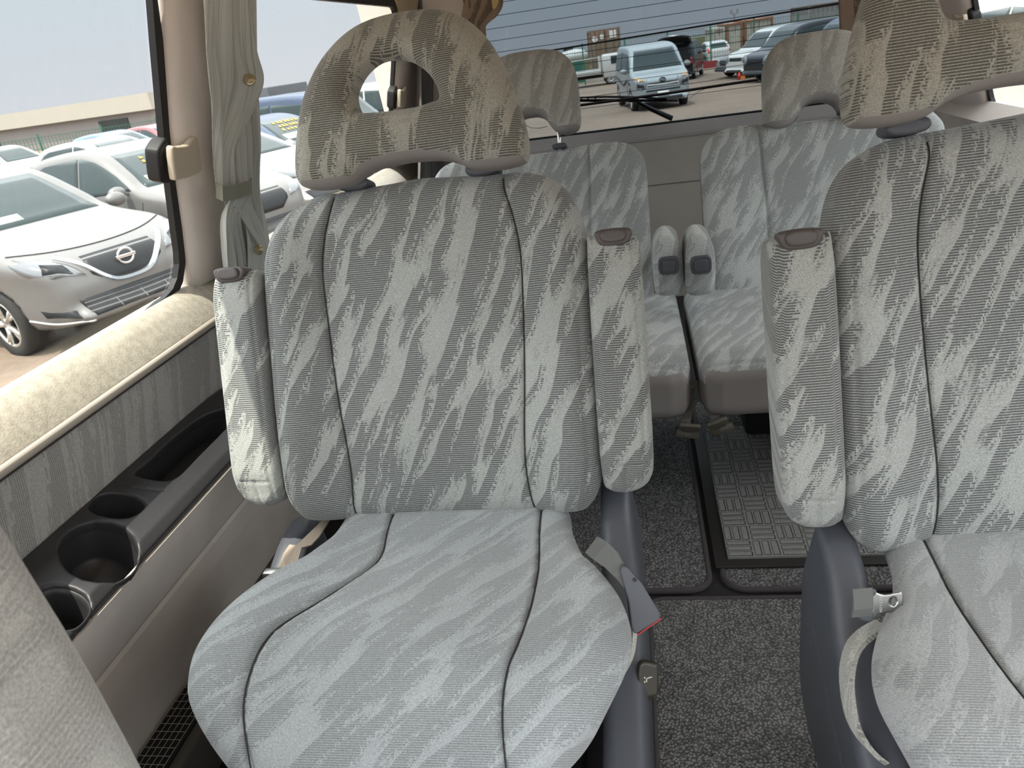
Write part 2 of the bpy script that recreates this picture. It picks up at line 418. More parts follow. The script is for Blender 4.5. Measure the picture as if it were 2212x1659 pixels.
BACK = sym([(0, .594), (.06, .590), (.12, .586), (.165, .584), (.20, .58), (.235, .565), (.262, .54), (.28, .50), (.290, .44), (.292, .36), (.291, .28), (.290, .19), (.289, .10), (.285, .040), (.266, .004), (.235, -.010), (.12, -.018), (0, -.020)])
BSEAM = [(.155, .590), (.156, .555), (.170, .50), (.178, .44), (.176, .35), (.170, .23), (.161, .12), (.160, .06), (.166, .0), (.17, -.02)]
BSIDE = [(.225, .578), (.258, .52), (.268, .44), (.270, .30), (.270, .10), (.262, .02)]
HEAD = sym([(0, .876), (.05, .872), (.09, .858), (.125, .83), (.155, .79), (.18, .735), (.196, .68), (.205, .63), (.203, .60), (.19, .588), (.15, .584), (.108, .588), (.083, .602), (.05, .611), (0, .614)])
HOLE = sym([(0, .790), (.03, .785), (.058, .765), (.076, .737), (.078, .716), (.068, .704), (.04, .699), (0, .698)])
HOLE = [(u * .97 - .014, v - .010 * (u / .078) if v > .705 else v) for u, v in HOLE]
mir = lambda L: [(-u, v) for u, v in L]
def back_wf(u, v):
    s = sstep(.15, .25, np.abs(u)) * .034 * sstep(.60, .45, v)
    c = -.006 * sstep(.14, .0, np.abs(u)) + .012 * np.exp(-((v - .16) / .16) ** 2)
    return s + c - .014 * sstep(.50, .62, v) - .006 * sstep(.06, -.02, v)
def build_backrest(parent, M, mats):
    return pad('backrest', BACK, back_wf, -.12, .045, mats, parent, M, h=.0046, 
               seams=[(BSEAM, .0075, .004), (mir(BSEAM), .0075, .004), (BSIDE, .004, .003), (mir(BSIDE), .004, .003)], lines=[BSEAM, mir(BSEAM)],
               matf=lambda c, n: (n[:, 2] < -.5) * 1)
def build_headrest(parent, M, dv=0.0):
    h = pad('headrest', [(u, v) for u, v in HEAD], lambda u, v: .030 - 0.4 * np.maximum(v - .72, 0) ** 1.5 * 2, -.062, .036, [MT['fab_head'], MT['vinyl']], parent, M,
            holes=[HOLE], seams=[([(-.09, .685), (-.03, .676), (.03, .676), (.09, .685)], .003, .003)], h=.0042,
            matf=lambda c, n: ((n[:, 1] < -.72) & (c[:, 1] < .63)) * 1)
    return h
# the cushion is wider towards the aisle: +u here is the aisle side
CUSH = [(0, .05), (.12, .05), (.215, .045), (.236, .02), (.246, -.06), (.262, -.13), (.292, -.19), (.322, -.26), (.334, -.33), (.320, -.41), (.282, -.48), (.215, -.54), (.12, -.575), (0, -.585),
        (-.09, -.570), (-.155, -.535), (-.210, -.48), (-.248, -.42), (-.266, -.35), (-.262, -.28), (-.240, -.21), (-.212, -.14), (-.200, -.06), (-.205, .02), (-.195, .045), (-.12, .05)]
CSEAM_R = [(.176, .04), (.182, -.06), (.190, -.13), (.197, -.20), (.198, -.28), (.192, -.35), (.182, -.41), (.184, -.47), (.205, -.56)]
CSEAM_L = [(-.098, .04), (-.090, -.04), (-.079, -.11), (-.085, -.165), (-.119, -.25), (-.153, -.335), (-.155, -.40), (-.148, -.455), (-.126, -.50), (-.09, -.56)]
def cush_wf(u, v):
    u = u - .03
    s = sstep(.12, .25, np.abs(u)) * .030 * sstep(.02, -.12, v)
    nose = -.5 * np.maximum(-.38 - v, 0) ** 1.6 * 3.2
    return s + nose + .010 * np.exp(-((v + .33) / .10) ** 2) * sstep(.16, .05, np.abs(u)) - .012 * np.exp(-((v + .10) / .09) ** 2)
def arm_outline(s):
    L = [(.292, .440), (.300, .452), (.340, .455), (.368, .450), (.376, .435), (.378, .38), (.378, .23), (.377, .09), (.370, .05), (.352, .032), (.325, .026), (.300, .032), (.290, .06), (.289, .23)]
    return [(s * u, v) for u, v in L]
def build_armrest(parent, M, s, f=None):
    a = pad('armrest', arm_outline(s), lambda u, v: .044 - .015 * sstep(.10, .03, v) - .010 * sstep(.40, .46, v), -.06, .020, f or MT['fab_arm'], parent, M, h=.0036, k=4,
            seams=[([(s * .302, .45), (s * .300, .25), (s * .301, .04)], .0035, .0025), ([(s * .364, .45), (s * .366, .25), (s * .362, .05)], .0035, .0025),
                   ([(s * .305, .075), (s * .36, .078)], .003, .002), ([(s * .33, .078), (s * .328, .03)], .004, .0025)])
    bz = pad('button_bezel', [(s * .336 + x * .026, .4475 + y * .013) for x, y in ((-1, .9), (-1, -.4), (-.6, -1), (.6, -1), (1, -.4), (1, .9))], .042, .01, .004, MT['plastic2'], a, Matrix.Identity(4), h=.002, k=4)
    bt = pad('button', [(s * .336 + x * .017, .449 + y * .009) for x, y in ((-1, 1), (-1, -1), (1, -1), (1, 1))], .0475, .02, .004, MT['plastic2'], a, Matrix.Identity(4), h=.002, k=3)
    return a
def rod(name, p, q, r, mat, parent, n=14, M=None, r2=None):
    bm = bmesh.new(); tube(bm, [p, q], [r, r2 if r2 else r], n); return bm_obj(name, bm, mat, parent, M or Matrix.Identity(4), True)
def rrect(cx, cy, hx, hy, c=.35):
    return [(cx - hx, cy - hy * (1 - c)), (cx - hx * (1 - c), cy - hy), (cx + hx * (1 - c), cy - hy), (cx + hx, cy - hy * (1 - c)),
            (cx + hx, cy + hy * (1 - c)), (cx + hx * (1 - c), cy + hy), (cx - hx * (1 - c), cy + hy), (cx - hx, cy + hy * (1 - c))]

def captain(loc, ang, label, fb, fc, raise_=0.0, roll=0.0, cs=1):
    # cs: +1 when the aisle lies on the +x side of the seat
    E = empty('captain_seat', loc); tag(E, label, 'seat', 'captain seats of the middle row')
    Mb = backmat(0, 0, .42, ang, roll=roll)
    b = build_backrest(E, Mb @ Matrix.Translation((0, -.014 if cs < 0 else 0, 0)), [fb, MT['vinyl']])
    Mh = Mb @ Matrix.Translation((-.060 if cs < 0 else 0, raise_ - (.018 if cs < 0 else 0), .010))
    h = build_headrest(E, Mh)
    for s in (-1, 1):
        rod('headrest_post', (s * .118, .572, -.052), (s * .118, .66, -.045), .0065, MT['chrome'], h)
        c = pad('post_collar', rrect(s * .118, .5925 - raise_ + (.006 if cs < 0 else 0), (.028), .011, .5), -.030, -.080, .006, MT['plastic'], h, Matrix.Identity(4), h=.0028, k=3)
    build_armrest(E, Mb, 1); build_armrest(E, Mb, -1)
    mm = (lambda L: L) if cs > 0 else mir
    cu = pad('seat_cushion', mm(CUSH), lambda u, v: cush_wf(cs * u, v), -.15, .050, [fc, MT['vinyl']], E, seatmat(0, 0, .42), h=.0052,
             draft=.45,
             seams=[(mm(CSEAM_R), .009, .0045), (mm(CSEAM_L), .009, .0045)], lines=[mm(CSEAM_R), mm(CSEAM_L)], matf=lambda c, n: ((c[:, 2] < -.12)) * 1)
    # pedestal
    bm = bmesh.new(); bevel_box(bm, (.40, .42, .20), (0, -.24, .15), .02); bevel_box(bm, (.46, .50, .03), (0, -.24, .03), .008)
    bm_obj('seat_pedestal', bm, MT['black'], E, None, True)
    for s in (-1, 1):
        prof = [(.10, .40), (.055, .425), (-.02, .405), (-.10, .355), (-.20, .315), (-.30, .275), (-.42, .235), (-.50, .19), (-.545, .12), (-.54, .05), (-.40, .035), (-.1, .035), (.07, .05), (.115, .15)]
        if s * cs < 0: prof = [(.10, .34), (.055, .365), (-.02, .345), (-.06, .30), (-.07, .15), (-.06, .035), (.07, .05), (.115, .15)]
        # local frame: u = y, v = z, w = outward x
        Mc = basis((s * (.268 if cs > 0 else .258), 0 if cs > 0 else -.05, 0), (0, s, 0), (0, 0, 1), (s, 0, 0))
        cv = pad('side_cover', [(s * y, z) for y, z in prof], lambda u, v: .078 - .012 * sstep(.30, .42, v), .012, .022, MT['plastic'], E, Mc, h=.0052, k=3,
                 seams=[([(s * .02, .28), (s * -.2, .20), (s * -.45, .12)], .004, .005)] if s * cs > 0 else ())
    return E

LS = captain((-.377, 1.08, 0), 20, 'grey velour seat nearest the left window, bronze recline pedal at its aisle side', MT['fab_back'], MT['fab_seat'])
RS = captain((.558, .97, .008), 14, 'grey velour seat at the right edge of the photo, cut off by the frame', MT['fab_back2'], MT['fab_seat2'], raise_=.016, roll=1.2, cs=-1)

# =================================================================== rear bench seats
RB = sym([(0, .462), (.1, .466), (.17, .470), (.23, .468), (.285, .455), (.318, .425), (.333, .38), (.334, .25), (.333, .08), (.330, -.01), (.31, -.03), (.2, -.035), (0, -.035)])
RBS = [(.168, .475), (.164, .34), (.155, .18), (.160, .0)]
RH = sym([(0, .76), (.06, .757), (.10, .744), (.13, .715), (.146, .67), (.149, .60), (.148, .54), (.137, .514), (.105, .505), (.076, .514), (.056, .536), (.044, .556), (.022, .568), (0, .57)])
def bench_seat(loc, ang, label, dh, s, cx):
    E = empty('bench_seat', loc); tag(E, label, 'seat', 'rear bench seats')
    Mb = backmat(0, 0, .42, ang)
    pad('backrest', RB, lambda u, v: sstep(.15, .26, np.abs(u)) * .018 - .010 * sstep(.38, .48, v), -.11, .038, [MT['fab_rear'], MT['vinyl']], E, Mb, h=.006,
        seams=[(RBS, .007, .0045), (mir(RBS), .007, .0045)], matf=lambda c, n: ((n[:, 2] < -.5) | ((np.abs(n[:, 0]) > .75) & (c[:, 2] < -.03))) * 1)
    h = pad('headrest', [(u, v + dh) for u, v in RH], .02, -.06, .026, [MT['fab_rear_head'], MT['vinyl']], E, Mb, h=.005,
            seams=[(mir([(u * .93, v + dh) for u, v in RH[1:8]]), .002, .003), ([(u * .93, v + dh) for u, v in RH[1:8]], .002, .003)],
            matf=lambda c, n: (((n[:, 1] < -.4) & (c[:, 1] < .6 + dh)) | (c[:, 2] < -.035)) * 1)
    for q in (-1, 1):
        rod('headrest_post', (q * .078, .44, -.03), (q * .078, .56 + dh, -.03), .006, MT['chrome'], h)
        pad('post_collar', rrect(q * .078, .472, .022, .007, .5), -.008, -.045, .004, MT['plastic'], h, Matrix.Identity(4), h=.003, k=3)
    c = [(x + cx, y) for x, y in ((-.40, .04), (-.40, -.50), (-.385, -.545), (-.35, -.56), (.35, -.56), (.385, -.545), (.40, -.50), (.40, .04))]
    pad('seat_cushion', c, lambda u, v: sstep(.30, .385, np.abs(u - cx)) * -.006 + .012 * sstep(0, -.3, v) - .02 * sstep(-.48, -.56, v), -.145, .034, [MT['fab_rear'], MT['vinyl']], E,
        seatmat(0, 0, .42, 0.0), h=.006, k=0, seams=[([(cx - .40, -.535), (cx, -.545), (cx + .40, -.535)], .004, .004), ([(s * .09 + cx, -.06), (s * .09 + cx - .02, -.14)], .004, .004)],
        matf=lambda cc, n: ((cc[:, 1] < -.535) & (cc[:, 2] < -.022) | (cc[:, 2] < -.06)) * 1)
    box_obj('seat_base', (.5, .22, .26), (cx, -.08, .14), MT['black'], E, .02)
    return E
bench_seat((-.300, 2.2, 0), 20, 'rear bench seat on the left, headrest raised on a chrome post', 0.0, 1, 0.0)
bench_seat((.526, 2.2, 0), 20, 'rear bench seat on the right, headrest pushed down, beside the brown curtain', -.062, -1, -.006)
def rear_arm(x, y, label):
    e = empty('folding_armrest', (x, y, .40)); tag(e, label, 'armrest', 'folding armrests between the rear seats')
    Mx = basis((0, 0, 0), (1, 0, 0), (0, 0, 1), (0, -1, 0))
    o = [(-.038, .11), (-.038, .19), (-.032, .228), (-.018, .248), (.0, .253), (.018, .248), (.032, .228), (.038, .19), (.038, .11), (.032, .09), (.015, .082), (-.015, .082), (-.032, .09)]
    rod('hinge_bar', (0, -.02, .14), (0, -.20, .14), .018, MT['plastic'], e)
    a = pad('armrest_pad', o, lambda u, v: .31 - .5 * np.abs(v - .19) ** 1.5 * 2, .14, .028, MT['fab_rear'], e, Mx, h=.004, k=4,
            seams=[([(-.032, .10), (-.033, .17), (-.022, .235)], .003, .003), ([(.032, .10), (.033, .17), (.022, .235)], .003, .003)])
    z = pad('button_bezel', rrect(0, .182, .026, .024, .4), .313, .28, .004, MT['plastic'], e, Mx, h=.0025, k=3)
    pad('button', rrect(0, .182, .016, .015, .3), .318, .28, .003, MT['plastic'], e, Mx, h=.0022, k=3)
rear_arm(.070, 2.24, 'short velour folding armrest with square button, left one of the pair')
rear_arm(.150, 2.22, 'short velour folding armrest with square button, right one, slightly higher')

# =================================================================== front seat seen from behind
fs = empty('front_seat', (-.572, .30, 0)); tag(fs, 'out-of-focus grey front seat back at the lower left corner', 'seat')
Mf = basis((0, 0, .40), (1, 0, 0), (0, -.05, .998), (0, .998, .05))
pad('backrest', [(-.24, 0), (-.26, .25), (-.25, .50), (-.20, .58), (0, .60), (.185, .575), (.215, .50), (.214, .25), (.195, 0), (0, -.02)], .05, -.06, .04, MT['fab_front'], fs, Mf, h=.008,
    seams=[([(.165, .56), (.172, .25), (.165, .0)], .006, .006)])
box_obj('seat_cushion', (.46, .42, .14), (0, -.20, .38), MT['fab_front'], fs, .04)
box_obj('seat_base', (.36, .34, .28), (0, -.20, .16), MT['black'], fs, .02)

# =================================================================== belts, buckles and small fittings on the seats
def dpt(px, py, dep): return CAMP + ray(px, py) * dep / F_PX
VIEWN = -(RW @ np.array([0, 0, 1.0]))                     # a direction back towards the seats' front
def poly_at(pts, dep): return [dpt(x, y, dep) for x, y in pts]
# buckle of the left seat
bk = empty('belt_buckle', dpt(1385, 1300, 1.03)); tag(bk, 'dark grey belt buckle with red button hanging beside the left seat', 'seat belt buckle')
Mi = Matrix.Translation(-Vector(bk.location))
slab('buckle_body', poly_at([(1345, 1223), (1356, 1226), (1388, 1262), (1428, 1328), (1424, 1340), (1376, 1370), (1370, 1368), (1364, 1355), (1358, 1300), (1340, 1236)], 1.03), -VIEWN, .018, MT['plastic'], bk, Mi, bev=.002)
slab('release_button', poly_at([(1419, 1341), (1426, 1334), (1429, 1338), (1378, 1373), (1374, 1372)], 1.033), -VIEWN, .012, MT['red'], bk, Mi)
bm = bmesh.new(); bmesh.ops.create_cone(bm, cap_ends=True, segments=16, radius1=.0028, radius2=.0028, depth=.004)
bm_obj('rivet', bm, MT['black'], bk, Mi @ Matrix.Translation(Vector(dpt(1371, 1252, 1.03))) @ Vector(VIEWN).to_track_quat('Z', 'Y').to_matrix().to_4x4())
ribbon('webbing', [dpt(1280, 1178, 1.10), dpt(1300, 1192, 1.075), dpt(1322, 1210, 1.06), dpt(1342, 1238, 1.045), dpt(1358, 1262, 1.04)], Vector(dpt(1300, 1230, 1.05) - dpt(1330, 1190, 1.05)), [.030, .032, .028, .020, .016], .006, MT['webbing'], bk, Mi)
# fabric loops at the cushions' aisle sides
def loop(name, pxs, dep, w, label, parent=None):
    pts = [dpt(x, y, d) for (x, y), d in zip(pxs, dep)]
    return ribbon(name, catmull(pts, 5, False), VIEWN, w, .006, MT['fab_rear_head'], parent)
lp = loop('fabric_strap', [(1338, 1246), (1356, 1262), (1366, 1300), (1369, 1345), (1364, 1400), (1350, 1435), (1336, 1455)], [1.06, 1.055, 1.05, 1.045, 1.05, 1.06, 1.07], .026, '')
tag(lp, 'grey velour strap loop hanging off the left seat cushion', 'strap', 'strap loops on the cushion sides')
lp = loop('fabric_strap', [(1905, 1350), (1868, 1372), (1842, 1402), (1830, 1450), (1831, 1500), (1843, 1560), (1868, 1605), (1900, 1635), (1935, 1652)], [.95, .94, .93, .92, .92, .92, .92, .92, .93], .03, '')
tag(lp, 'grey velour strap loop hanging off the right seat cushion', 'strap', 'strap loops on the cushion sides')
# belt tongue on the right seat
tg = empty('belt_tongue', dpt(1900, 1310, .925)); tag(tg, 'steel seat belt tongue resting on the right seat cushion', 'seat belt tongue')
Mi = Matrix.Translation(-Vector(tg.location)); DT = .925
def holed(name, out, hole, dep, th, mat, parent, M):
    o = pad(name, out, th, 0, .0012, mat, parent, M, holes=[hole], h=.0012, k=2) ; return o
ax_u = Vector(dpt(1950, 1300, DT) - dpt(1885, 1306, DT)).normalized(); ax_n = Vector(VIEWN) - ax_u * ax_u.dot(Vector(VIEWN)); ax_n.normalize(); ax_v = ax_n.cross(ax_u)
O_t = Vector(dpt(1915, 1306, DT)); sc = DT / F_PX
Mt = basis((0, 0, 0), ax_u, ax_v, ax_n); Mt.translation = O_t - Vector(tg.location)
def tl(px, py): d = Vector(dpt(px, py, DT)) - O_t; return (d.dot(ax_u), d.dot(ax_v))
holed('tongue_plate', [tl(*p) for p in ((1870, 1278), (1886, 1276), (1902, 1283), (1920, 1282), (1944, 1277), (1950, 1282), (1950, 1300), (1948, 1314), (1942, 1320), (1905, 1324), (1897, 1327), (1887, 1339), (1880, 1340), (1882, 1310))],
      [tl(*p) for p in ((1921, 1292), (1934, 1290), (1934, 1306), (1921, 1307))], 0, .0022, MT['steel'], tg, Mt)
pad('plastic_grip', [tl(*p) for p in ((1862, 1278), (1880, 1270), (1892, 1274), (1890, 1284), (1884, 1290), (1884, 1318), (1886, 1334), (1880, 1343), (1866, 1341), (1850, 1332), (1850, 1300))], .004, -.005, .003, MT['plastic'], tg, Mt, h=.0018, k=3)
ribbon('webbing', [dpt(1862, 1272, .922), dpt(1864, 1290, .917), dpt(1864, 1314, .917), dpt(1860, 1330, .922)], ax_u, .024, .004, MT['webbing'], tg, Matrix.Translation(-Vector(tg.location)))
for i_, ch in enumerate('ACTION'):
    cu = D.curves.new('letter', 'FONT'); cu.body = ch; cu.size = .0042; cu.extrude = .0002; cu.align_x = 'CENTER'; cu.materials.append(MT['icon'])
    o = D.objects.new('stamped_letter', cu); COL.objects.link(o)
    dg = bpy.context.evaluated_depsgraph_get(); me = D.meshes.new_from_object(o.evaluated_get(dg)); D.objects.remove(o)
    uu, vv = tl(1898, 1289 + i_ * 6.0)
    link(D.objects.new('stamped_letter', me), tg, Mt @ Matrix.Translation((uu, vv, .0024)) @ Matrix.Rotation(R_(-94), 4, 'Z'))
# recline pedal of the left seat (a part of that seat)
sc = 1.10 / F_PX; PC = dpt(1400, 1468, 1.10) - np.array(LS.location)
Mp = basis(PC, RW[:, 0], -RW[:, 1], -RW[:, 2])
o1 = pad('recline_pedal', [((x - 1400) * sc, -(y - 1468) * sc) for x, y in ((1379, 1432), (1379, 1503), (1385, 1505), (1412, 1501), (1421, 1494), (1421, 1440), (1414, 1432))], .006, -.008, .003, MT['pedal'], LS, Mp, h=.0018, k=3)
o1['label'] = 'bronze pedal with a white reclining figure'
bm = bmesh.new()
def pp(x, y): return Vector(((x - 1400) * sc, -(y - 1468) * sc, .0062))
tube(bm, [pp(1395, 1469), pp(1394.5, 1463), pp(1401, 1460), pp(1407, 1459)], [.0013, .0011, .0010, .0008], 8)
for a in ((1391, 1460.5), (1391, 1469.5)):
    b = bmesh.new(); bmesh.ops.create_icosphere(b, subdivisions=2, radius=.0013)
    for v in b.verts: v.co = Vector((v.co.x, v.co.y, v.co.z * .3)) + pp(*a)
    merge(bm, b)
bm_obj('recline_icon', bm, MT['icon'], o1, Matrix.Identity(4))
bm = bmesh.new(); tube(bm, [pp(1398, 1498) - Vector((0, 0, .01)), pp(1397, 1535) - Vector((0, 0, .05))], [.012, .007], 10)
bm_obj('pedal_stem', bm, MT['pedal'], o1, Matrix.Identity(4), True)
# seat belt lying at the window side of the left seat
b2 = empty('seat_belt', dpt(650, 1180, 1.32)); tag(b2, 'pale beige belt webbing with dark latch between the left seat and wall', 'seat belt')
Mi = Matrix.Translation(-Vector(b2.location))
slab('belt_cover', [dpt(x, y, d) for x, y, d in ((640, 1178, 1.33), (660, 1160, 1.36), (700, 1120, 1.42), (712, 1122, 1.42), (690, 1158, 1.36), (672, 1177, 1.33), (651, 1183, 1.32), (641, 1222, 1.26), (618, 1236, 1.25), (600, 1232, 1.26), (612, 1196, 1.30), (625, 1176, 1.34))], (-.3, .5, -.8), .006, MT['web_p'], b2, Mi)
box_obj('latch', (.035, .016, .012), tuple(Vector(dpt(592, 1238, 1.24)) - b2.location), MT['steel'], b2, .003)
# rear belts with hanging buckles
def rear_belt(p0, p1, bx, label, lean):
    e = empty('hanging_buckle', (0, 0, 0)); tag(e, label, 'seat belt buckle', 'buckles hanging from the rear seats')
    dy = 1.66
    P = [aty(p0[0], p0[1], dy + .10), aty((p0[0] + p1[0]) / 2, (p0[1] + p1[1]) / 2, dy + .05), aty(*p1, dy)]
    ribbon('webbing', P, Vector((1, 0, .1)), .026, .003, MT['web_l'], e)
    c = Vector(aty(*bx, dy)); rt = Matrix.Rotation(R_(lean), 3, 'Y') @ Matrix.Rotation(R_(40), 3, 'X')
    bm = bmesh.new()
    bevel_box(bm, (.050, .010, .022), (0, 0, .026), .003, 2); bevel_box(bm, (.034, .008, .030), (0, 0, .010), .003, 2)
    for v in bm.verts: v.co = rt @ v.co + c
    bm_obj('tongue_slot', bm, MT['web_b'], e, None, True)
    bm = bmesh.new(); b = bmesh.new(); bmesh.ops.create_cone(b, cap_ends=True, segments=20, radius1=.013, radius2=.013, depth=.056)
    for v in b.verts: v.co = rt @ (Matrix.Rotation(R_(90), 3, 'Y') @ v.co + Vector((0, 0, -.018))) + c
    merge(bm, b); bm_obj('buckle_end', bm, MT['web_b'], e, None, True)
    e2 = Vector(aty(p1[0], p1[1] - 3, dy - .004))
    ribbon('stitch_patch', [e2, e2 - Vector((0, .004, .014))], Vector((1, 0, .1)), .022, .002, MT['webbing'], e)
rear_belt((1490, 840), (1482, 908), (1487, 930), 'olive hanging buckle under the left side of the rear seat gap', 8)
rear_belt((1503, 822), (1545, 900), (1556, 920), 'olive hanging buckle under the right side of the rear seat gap', -22)

# =================================================================== the van: shell
def S(o, **kw): return tag(o, kind='structure')
def prism(name, prof, y0, y1, mat, parent=None, smooth=False):   # profile in x,z swept along y
    bm = bmesh.new(); A = [bm.verts.new((x, y0, z)) for x, z in prof]; B = [bm.verts.new((x, y1, z)) for x, z in prof]
    n = len(prof)
    for i in range(n): bm.faces.new((A[i], A[(i + 1) % n], B[(i + 1) % n], B[i]))
    bm.faces.new(list(reversed(A))); bm.faces.new(B); bmesh.ops.recalc_face_normals(bm, faces=bm.faces[:])
    return bm_obj(name, bm, mat, parent, None, smooth)
def arc(cx, cz, r, a0, a1, n=6): return [(cx + r * math.cos(R_(a0 + (a1 - a0) * i / n)), cz + r * math.sin(R_(a0 + (a1 - a0) * i / n))) for i in range(n + 1)]
YB = 3.44
# floor
fl = box_obj('floor', (2.3, 4.3, .06), (.12, 1.35, -.031), plain('floor_carpet', (.030, .029, .030), .95, grain=1.0, gs=400), None, 0); S(fl)
# left wall
wl = prism('wall_left', [(-1.06, -.03), (-1.06, .74), (-.995, .755), (-.955, .69), (-.955, .68), (-.985, .50), (-.99, .36), (-.99, .187), (-.905, .187), (-.93, .0), (-.93, -.03)], -.7, YB, MT['panel']); S(wl)
prism('window_sill', [(-1.055, .745), (-1.012, .768), (-.990, .766), (-.965, .742), (-.938, .700), (-.934, .688), (-.96, .680), (-1.055, .70)], -.7, YB, MT['sill'], wl, True)
prism('fabric_panel', [(-.960, .684), (-.944, .684), (-.950, .64), (-.976, .52), (-.99, .49), (-.99, .60)], -.7, YB, MT['fab_wall'], wl)
lo = [(-.846, .462), (-.834, .462), (-.842, .43), (-.868, .352), (-.874, .343), (-.872, .334), (-.878, .29), (-.900, .19), (-.912, .19), (-.892, .29), (-.886, .334), (-.880, .352), (-.855, .43), (-.852, .455)]
prism('lower_panel', lo, -.7, YB, MT['panel'], wl, False)
# the belt rail
bt = prism('trim_1', arc(-.936, .689, .0085, -60, 180, 8) + [(-.948, .678)], -.7, YB, MT['beltrim'], None, True); S(bt)
prism('rail_lip', [(-.950, .681), (-.934, .679), (-.935, .676), (-.95, .676)], -.7, YB, MT['plastic2'], bt)
# window plane helpers
def GP(y, z, off=0.0): return Vector((-1.0 + .27 * (z - .76) + off, y, z))
def ring_band(name, pts, grow, off, th, mat, parent=None, fn=GP, smooth=False):     # closed band around an opening given in (y,z)
    P = np.array(pts); n = len(P); c = P.mean(0); O = []
    for i in range(n):
        a, b = P[(i - 1) % n], P[(i + 1) % n]; t = b - a; t /= np.linalg.norm(t); nn = np.array([t[1], -t[0]])
        if nn @ (P[i] - c) < 0: nn = -nn
        O.append(P[i] + nn * grow)
    bm = bmesh.new(); r = []
    for i in range(n):
        r.append([bm.verts.new(fn(*P[i], off)), bm.verts.new(fn(*O[i], off)), bm.verts.new(fn(*O[i], off + th)), bm.verts.new(fn(*P[i], off + th))])
    for i in range(n):
        A, B = r[i], r[(i + 1) % n]
        for k in range(4): bm.faces.new((A[k], A[(k + 1) % 4], B[(k + 1) % 4], B[k]))
    bmesh.ops.recalc_face_normals(bm, faces=bm.faces[:])
    return bm_obj(name, bm, mat, parent, None, smooth)
def rounded(y0, y1, z0, z1, r, n=6):
    out = []
    for cy, cz, a in ((y1 - r, z0 + r, -90), (y1 - r, z1 - r, 0), (y0 + r, z1 - r, 90), (y0 + r, z0 + r, 180)): out += arc(cy, cz, r, a, a + 90, n)
    return out
W1 = [(-.6, .766)] + [(1.30, .766)] + arc(1.385, .846, .08, -80, 0, 6)[0:] + [(1.458, .90), (1.440, 1.08), (1.436, 1.25), (1.436, 1.40), (-.6, 1.40)]
W1[2:9] = [(1.40, .768), (1.432, .777), (1.452, .795), (1.463, .822), (1.464, .85)]
W2 = rounded(1.80, 3.070, .715, 1.342, .07)
GL = glassmat('side_glass', (.975, .985, .98), .04, .028)
def glass_panel(name, pts, fn, off, th, mat):
    bm = bmesh.new(); a = [bm.verts.new(fn(*p, off)) for p in pts]; b = [bm.verts.new(fn(*p, off - th)) for p in pts]
    bm.faces.new(a); bm.faces.new(list(reversed(b))); n = len(pts)
    for i in range(n): bm.faces.new((a[(i + 1) % n], a[i], b[i], b[(i + 1) % n]))
    bmesh.ops.recalc_face_normals(bm, faces=bm.faces[:]); return bm_obj(name, bm, mat)
for k, Wn in enumerate((W1, W2)):
    g = glass_panel('window_%d' % (k + 1), [(y + (.015 if y > 1.6 + .0 and y > 2 else 0), z) for y, z in Wn], GP, -.012, .004, GL); S(g)
    ring_band('window_seal', Wn, .026, -.010, .014, MT['seal'], g)
# pillars and header of the left side
def strip(name, y0, y1, z0, z1, off, mat, parent=None, bulge=.026, ny=12, nz=10, th=.02, edge=None):
    V = []; Fc = []
    for j in range(nz + 1):
        z = z0 + (z1 - z0) * j / nz
        for i in range(ny + 1):
            t = i / ny; ya, yb = (edge(z) if edge else (y0, y1)); y = ya + (yb - ya) * t
            V.append(GP(y, z, off + bulge * math.sin(math.pi * t) ** .5))
    m = (ny + 1) * (nz + 1)
    for j in range(nz + 1):
        z = z0 + (z1 - z0) * j / nz
        for i in range(ny + 1):
            t = i / ny; ya, yb = (edge(z) if edge else (y0, y1)); V.append(GP(ya + (yb - ya) * t, z, off - th))
    def q(i, j, b=0): return b * m + j * (ny + 1) + i
    for j in range(nz):
        for i in range(ny):
            Fc.append((q(i, j), q(i, j + 1), q(i + 1, j + 1), q(i + 1, j))); Fc.append((q(i, j, 1), q(i + 1, j, 1), q(i + 1, j + 1, 1), q(i, j + 1, 1)))
    for j in range(nz):
        Fc.append((q(0, j), q(0, j, 1), q(0, j + 1, 1), q(0, j + 1))); Fc.append((q(ny, j), q(ny, j + 1), q(ny, j + 1, 1), q(ny, j, 1)))
    for i in range(ny):
        Fc.append((q(i, 0), q(i + 1, 0), q(i + 1, 0, 1), q(i, 0, 1))); Fc.append((q(i, nz), q(i, nz, 1), q(i + 1, nz, 1), q(i + 1, nz)))
    return mesh_obj(name, V, Fc, mat, parent, None, True)
S(strip('trim_2', 0, 0, .758, 1.42, .012, MT['pillar'], edge=lambda z: (1.462 + .028 * sstep(1.1, .8, z), 1.80)))
S(strip('trim_3', 3.088, 3.50, .715, 1.165, .006, MT['pillar']))
S(strip('trim_4', 3.075, 3.50, 1.168, 1.42, .010, MT['head']))
S(strip('trim_14', -.6, 1.79, 1.402, 1.445, .000, MT['head'], bulge=.002)); tp = strip('trim_5', 1.80, 3.10, 1.366, 1.44, .012, MT['head'], th=.08); S(tp)
box_obj('slot', (.006, .30, .018), (-.838, 2.95, 1.392), MT['seal'], tp, .002)
# ceiling cut short at the front to let sky light onto the seats
ce = box_obj('ceiling', (1.98, 3.65, .04), (.12, 1.625, 1.46), MT['head'], None, .0); S(ce)
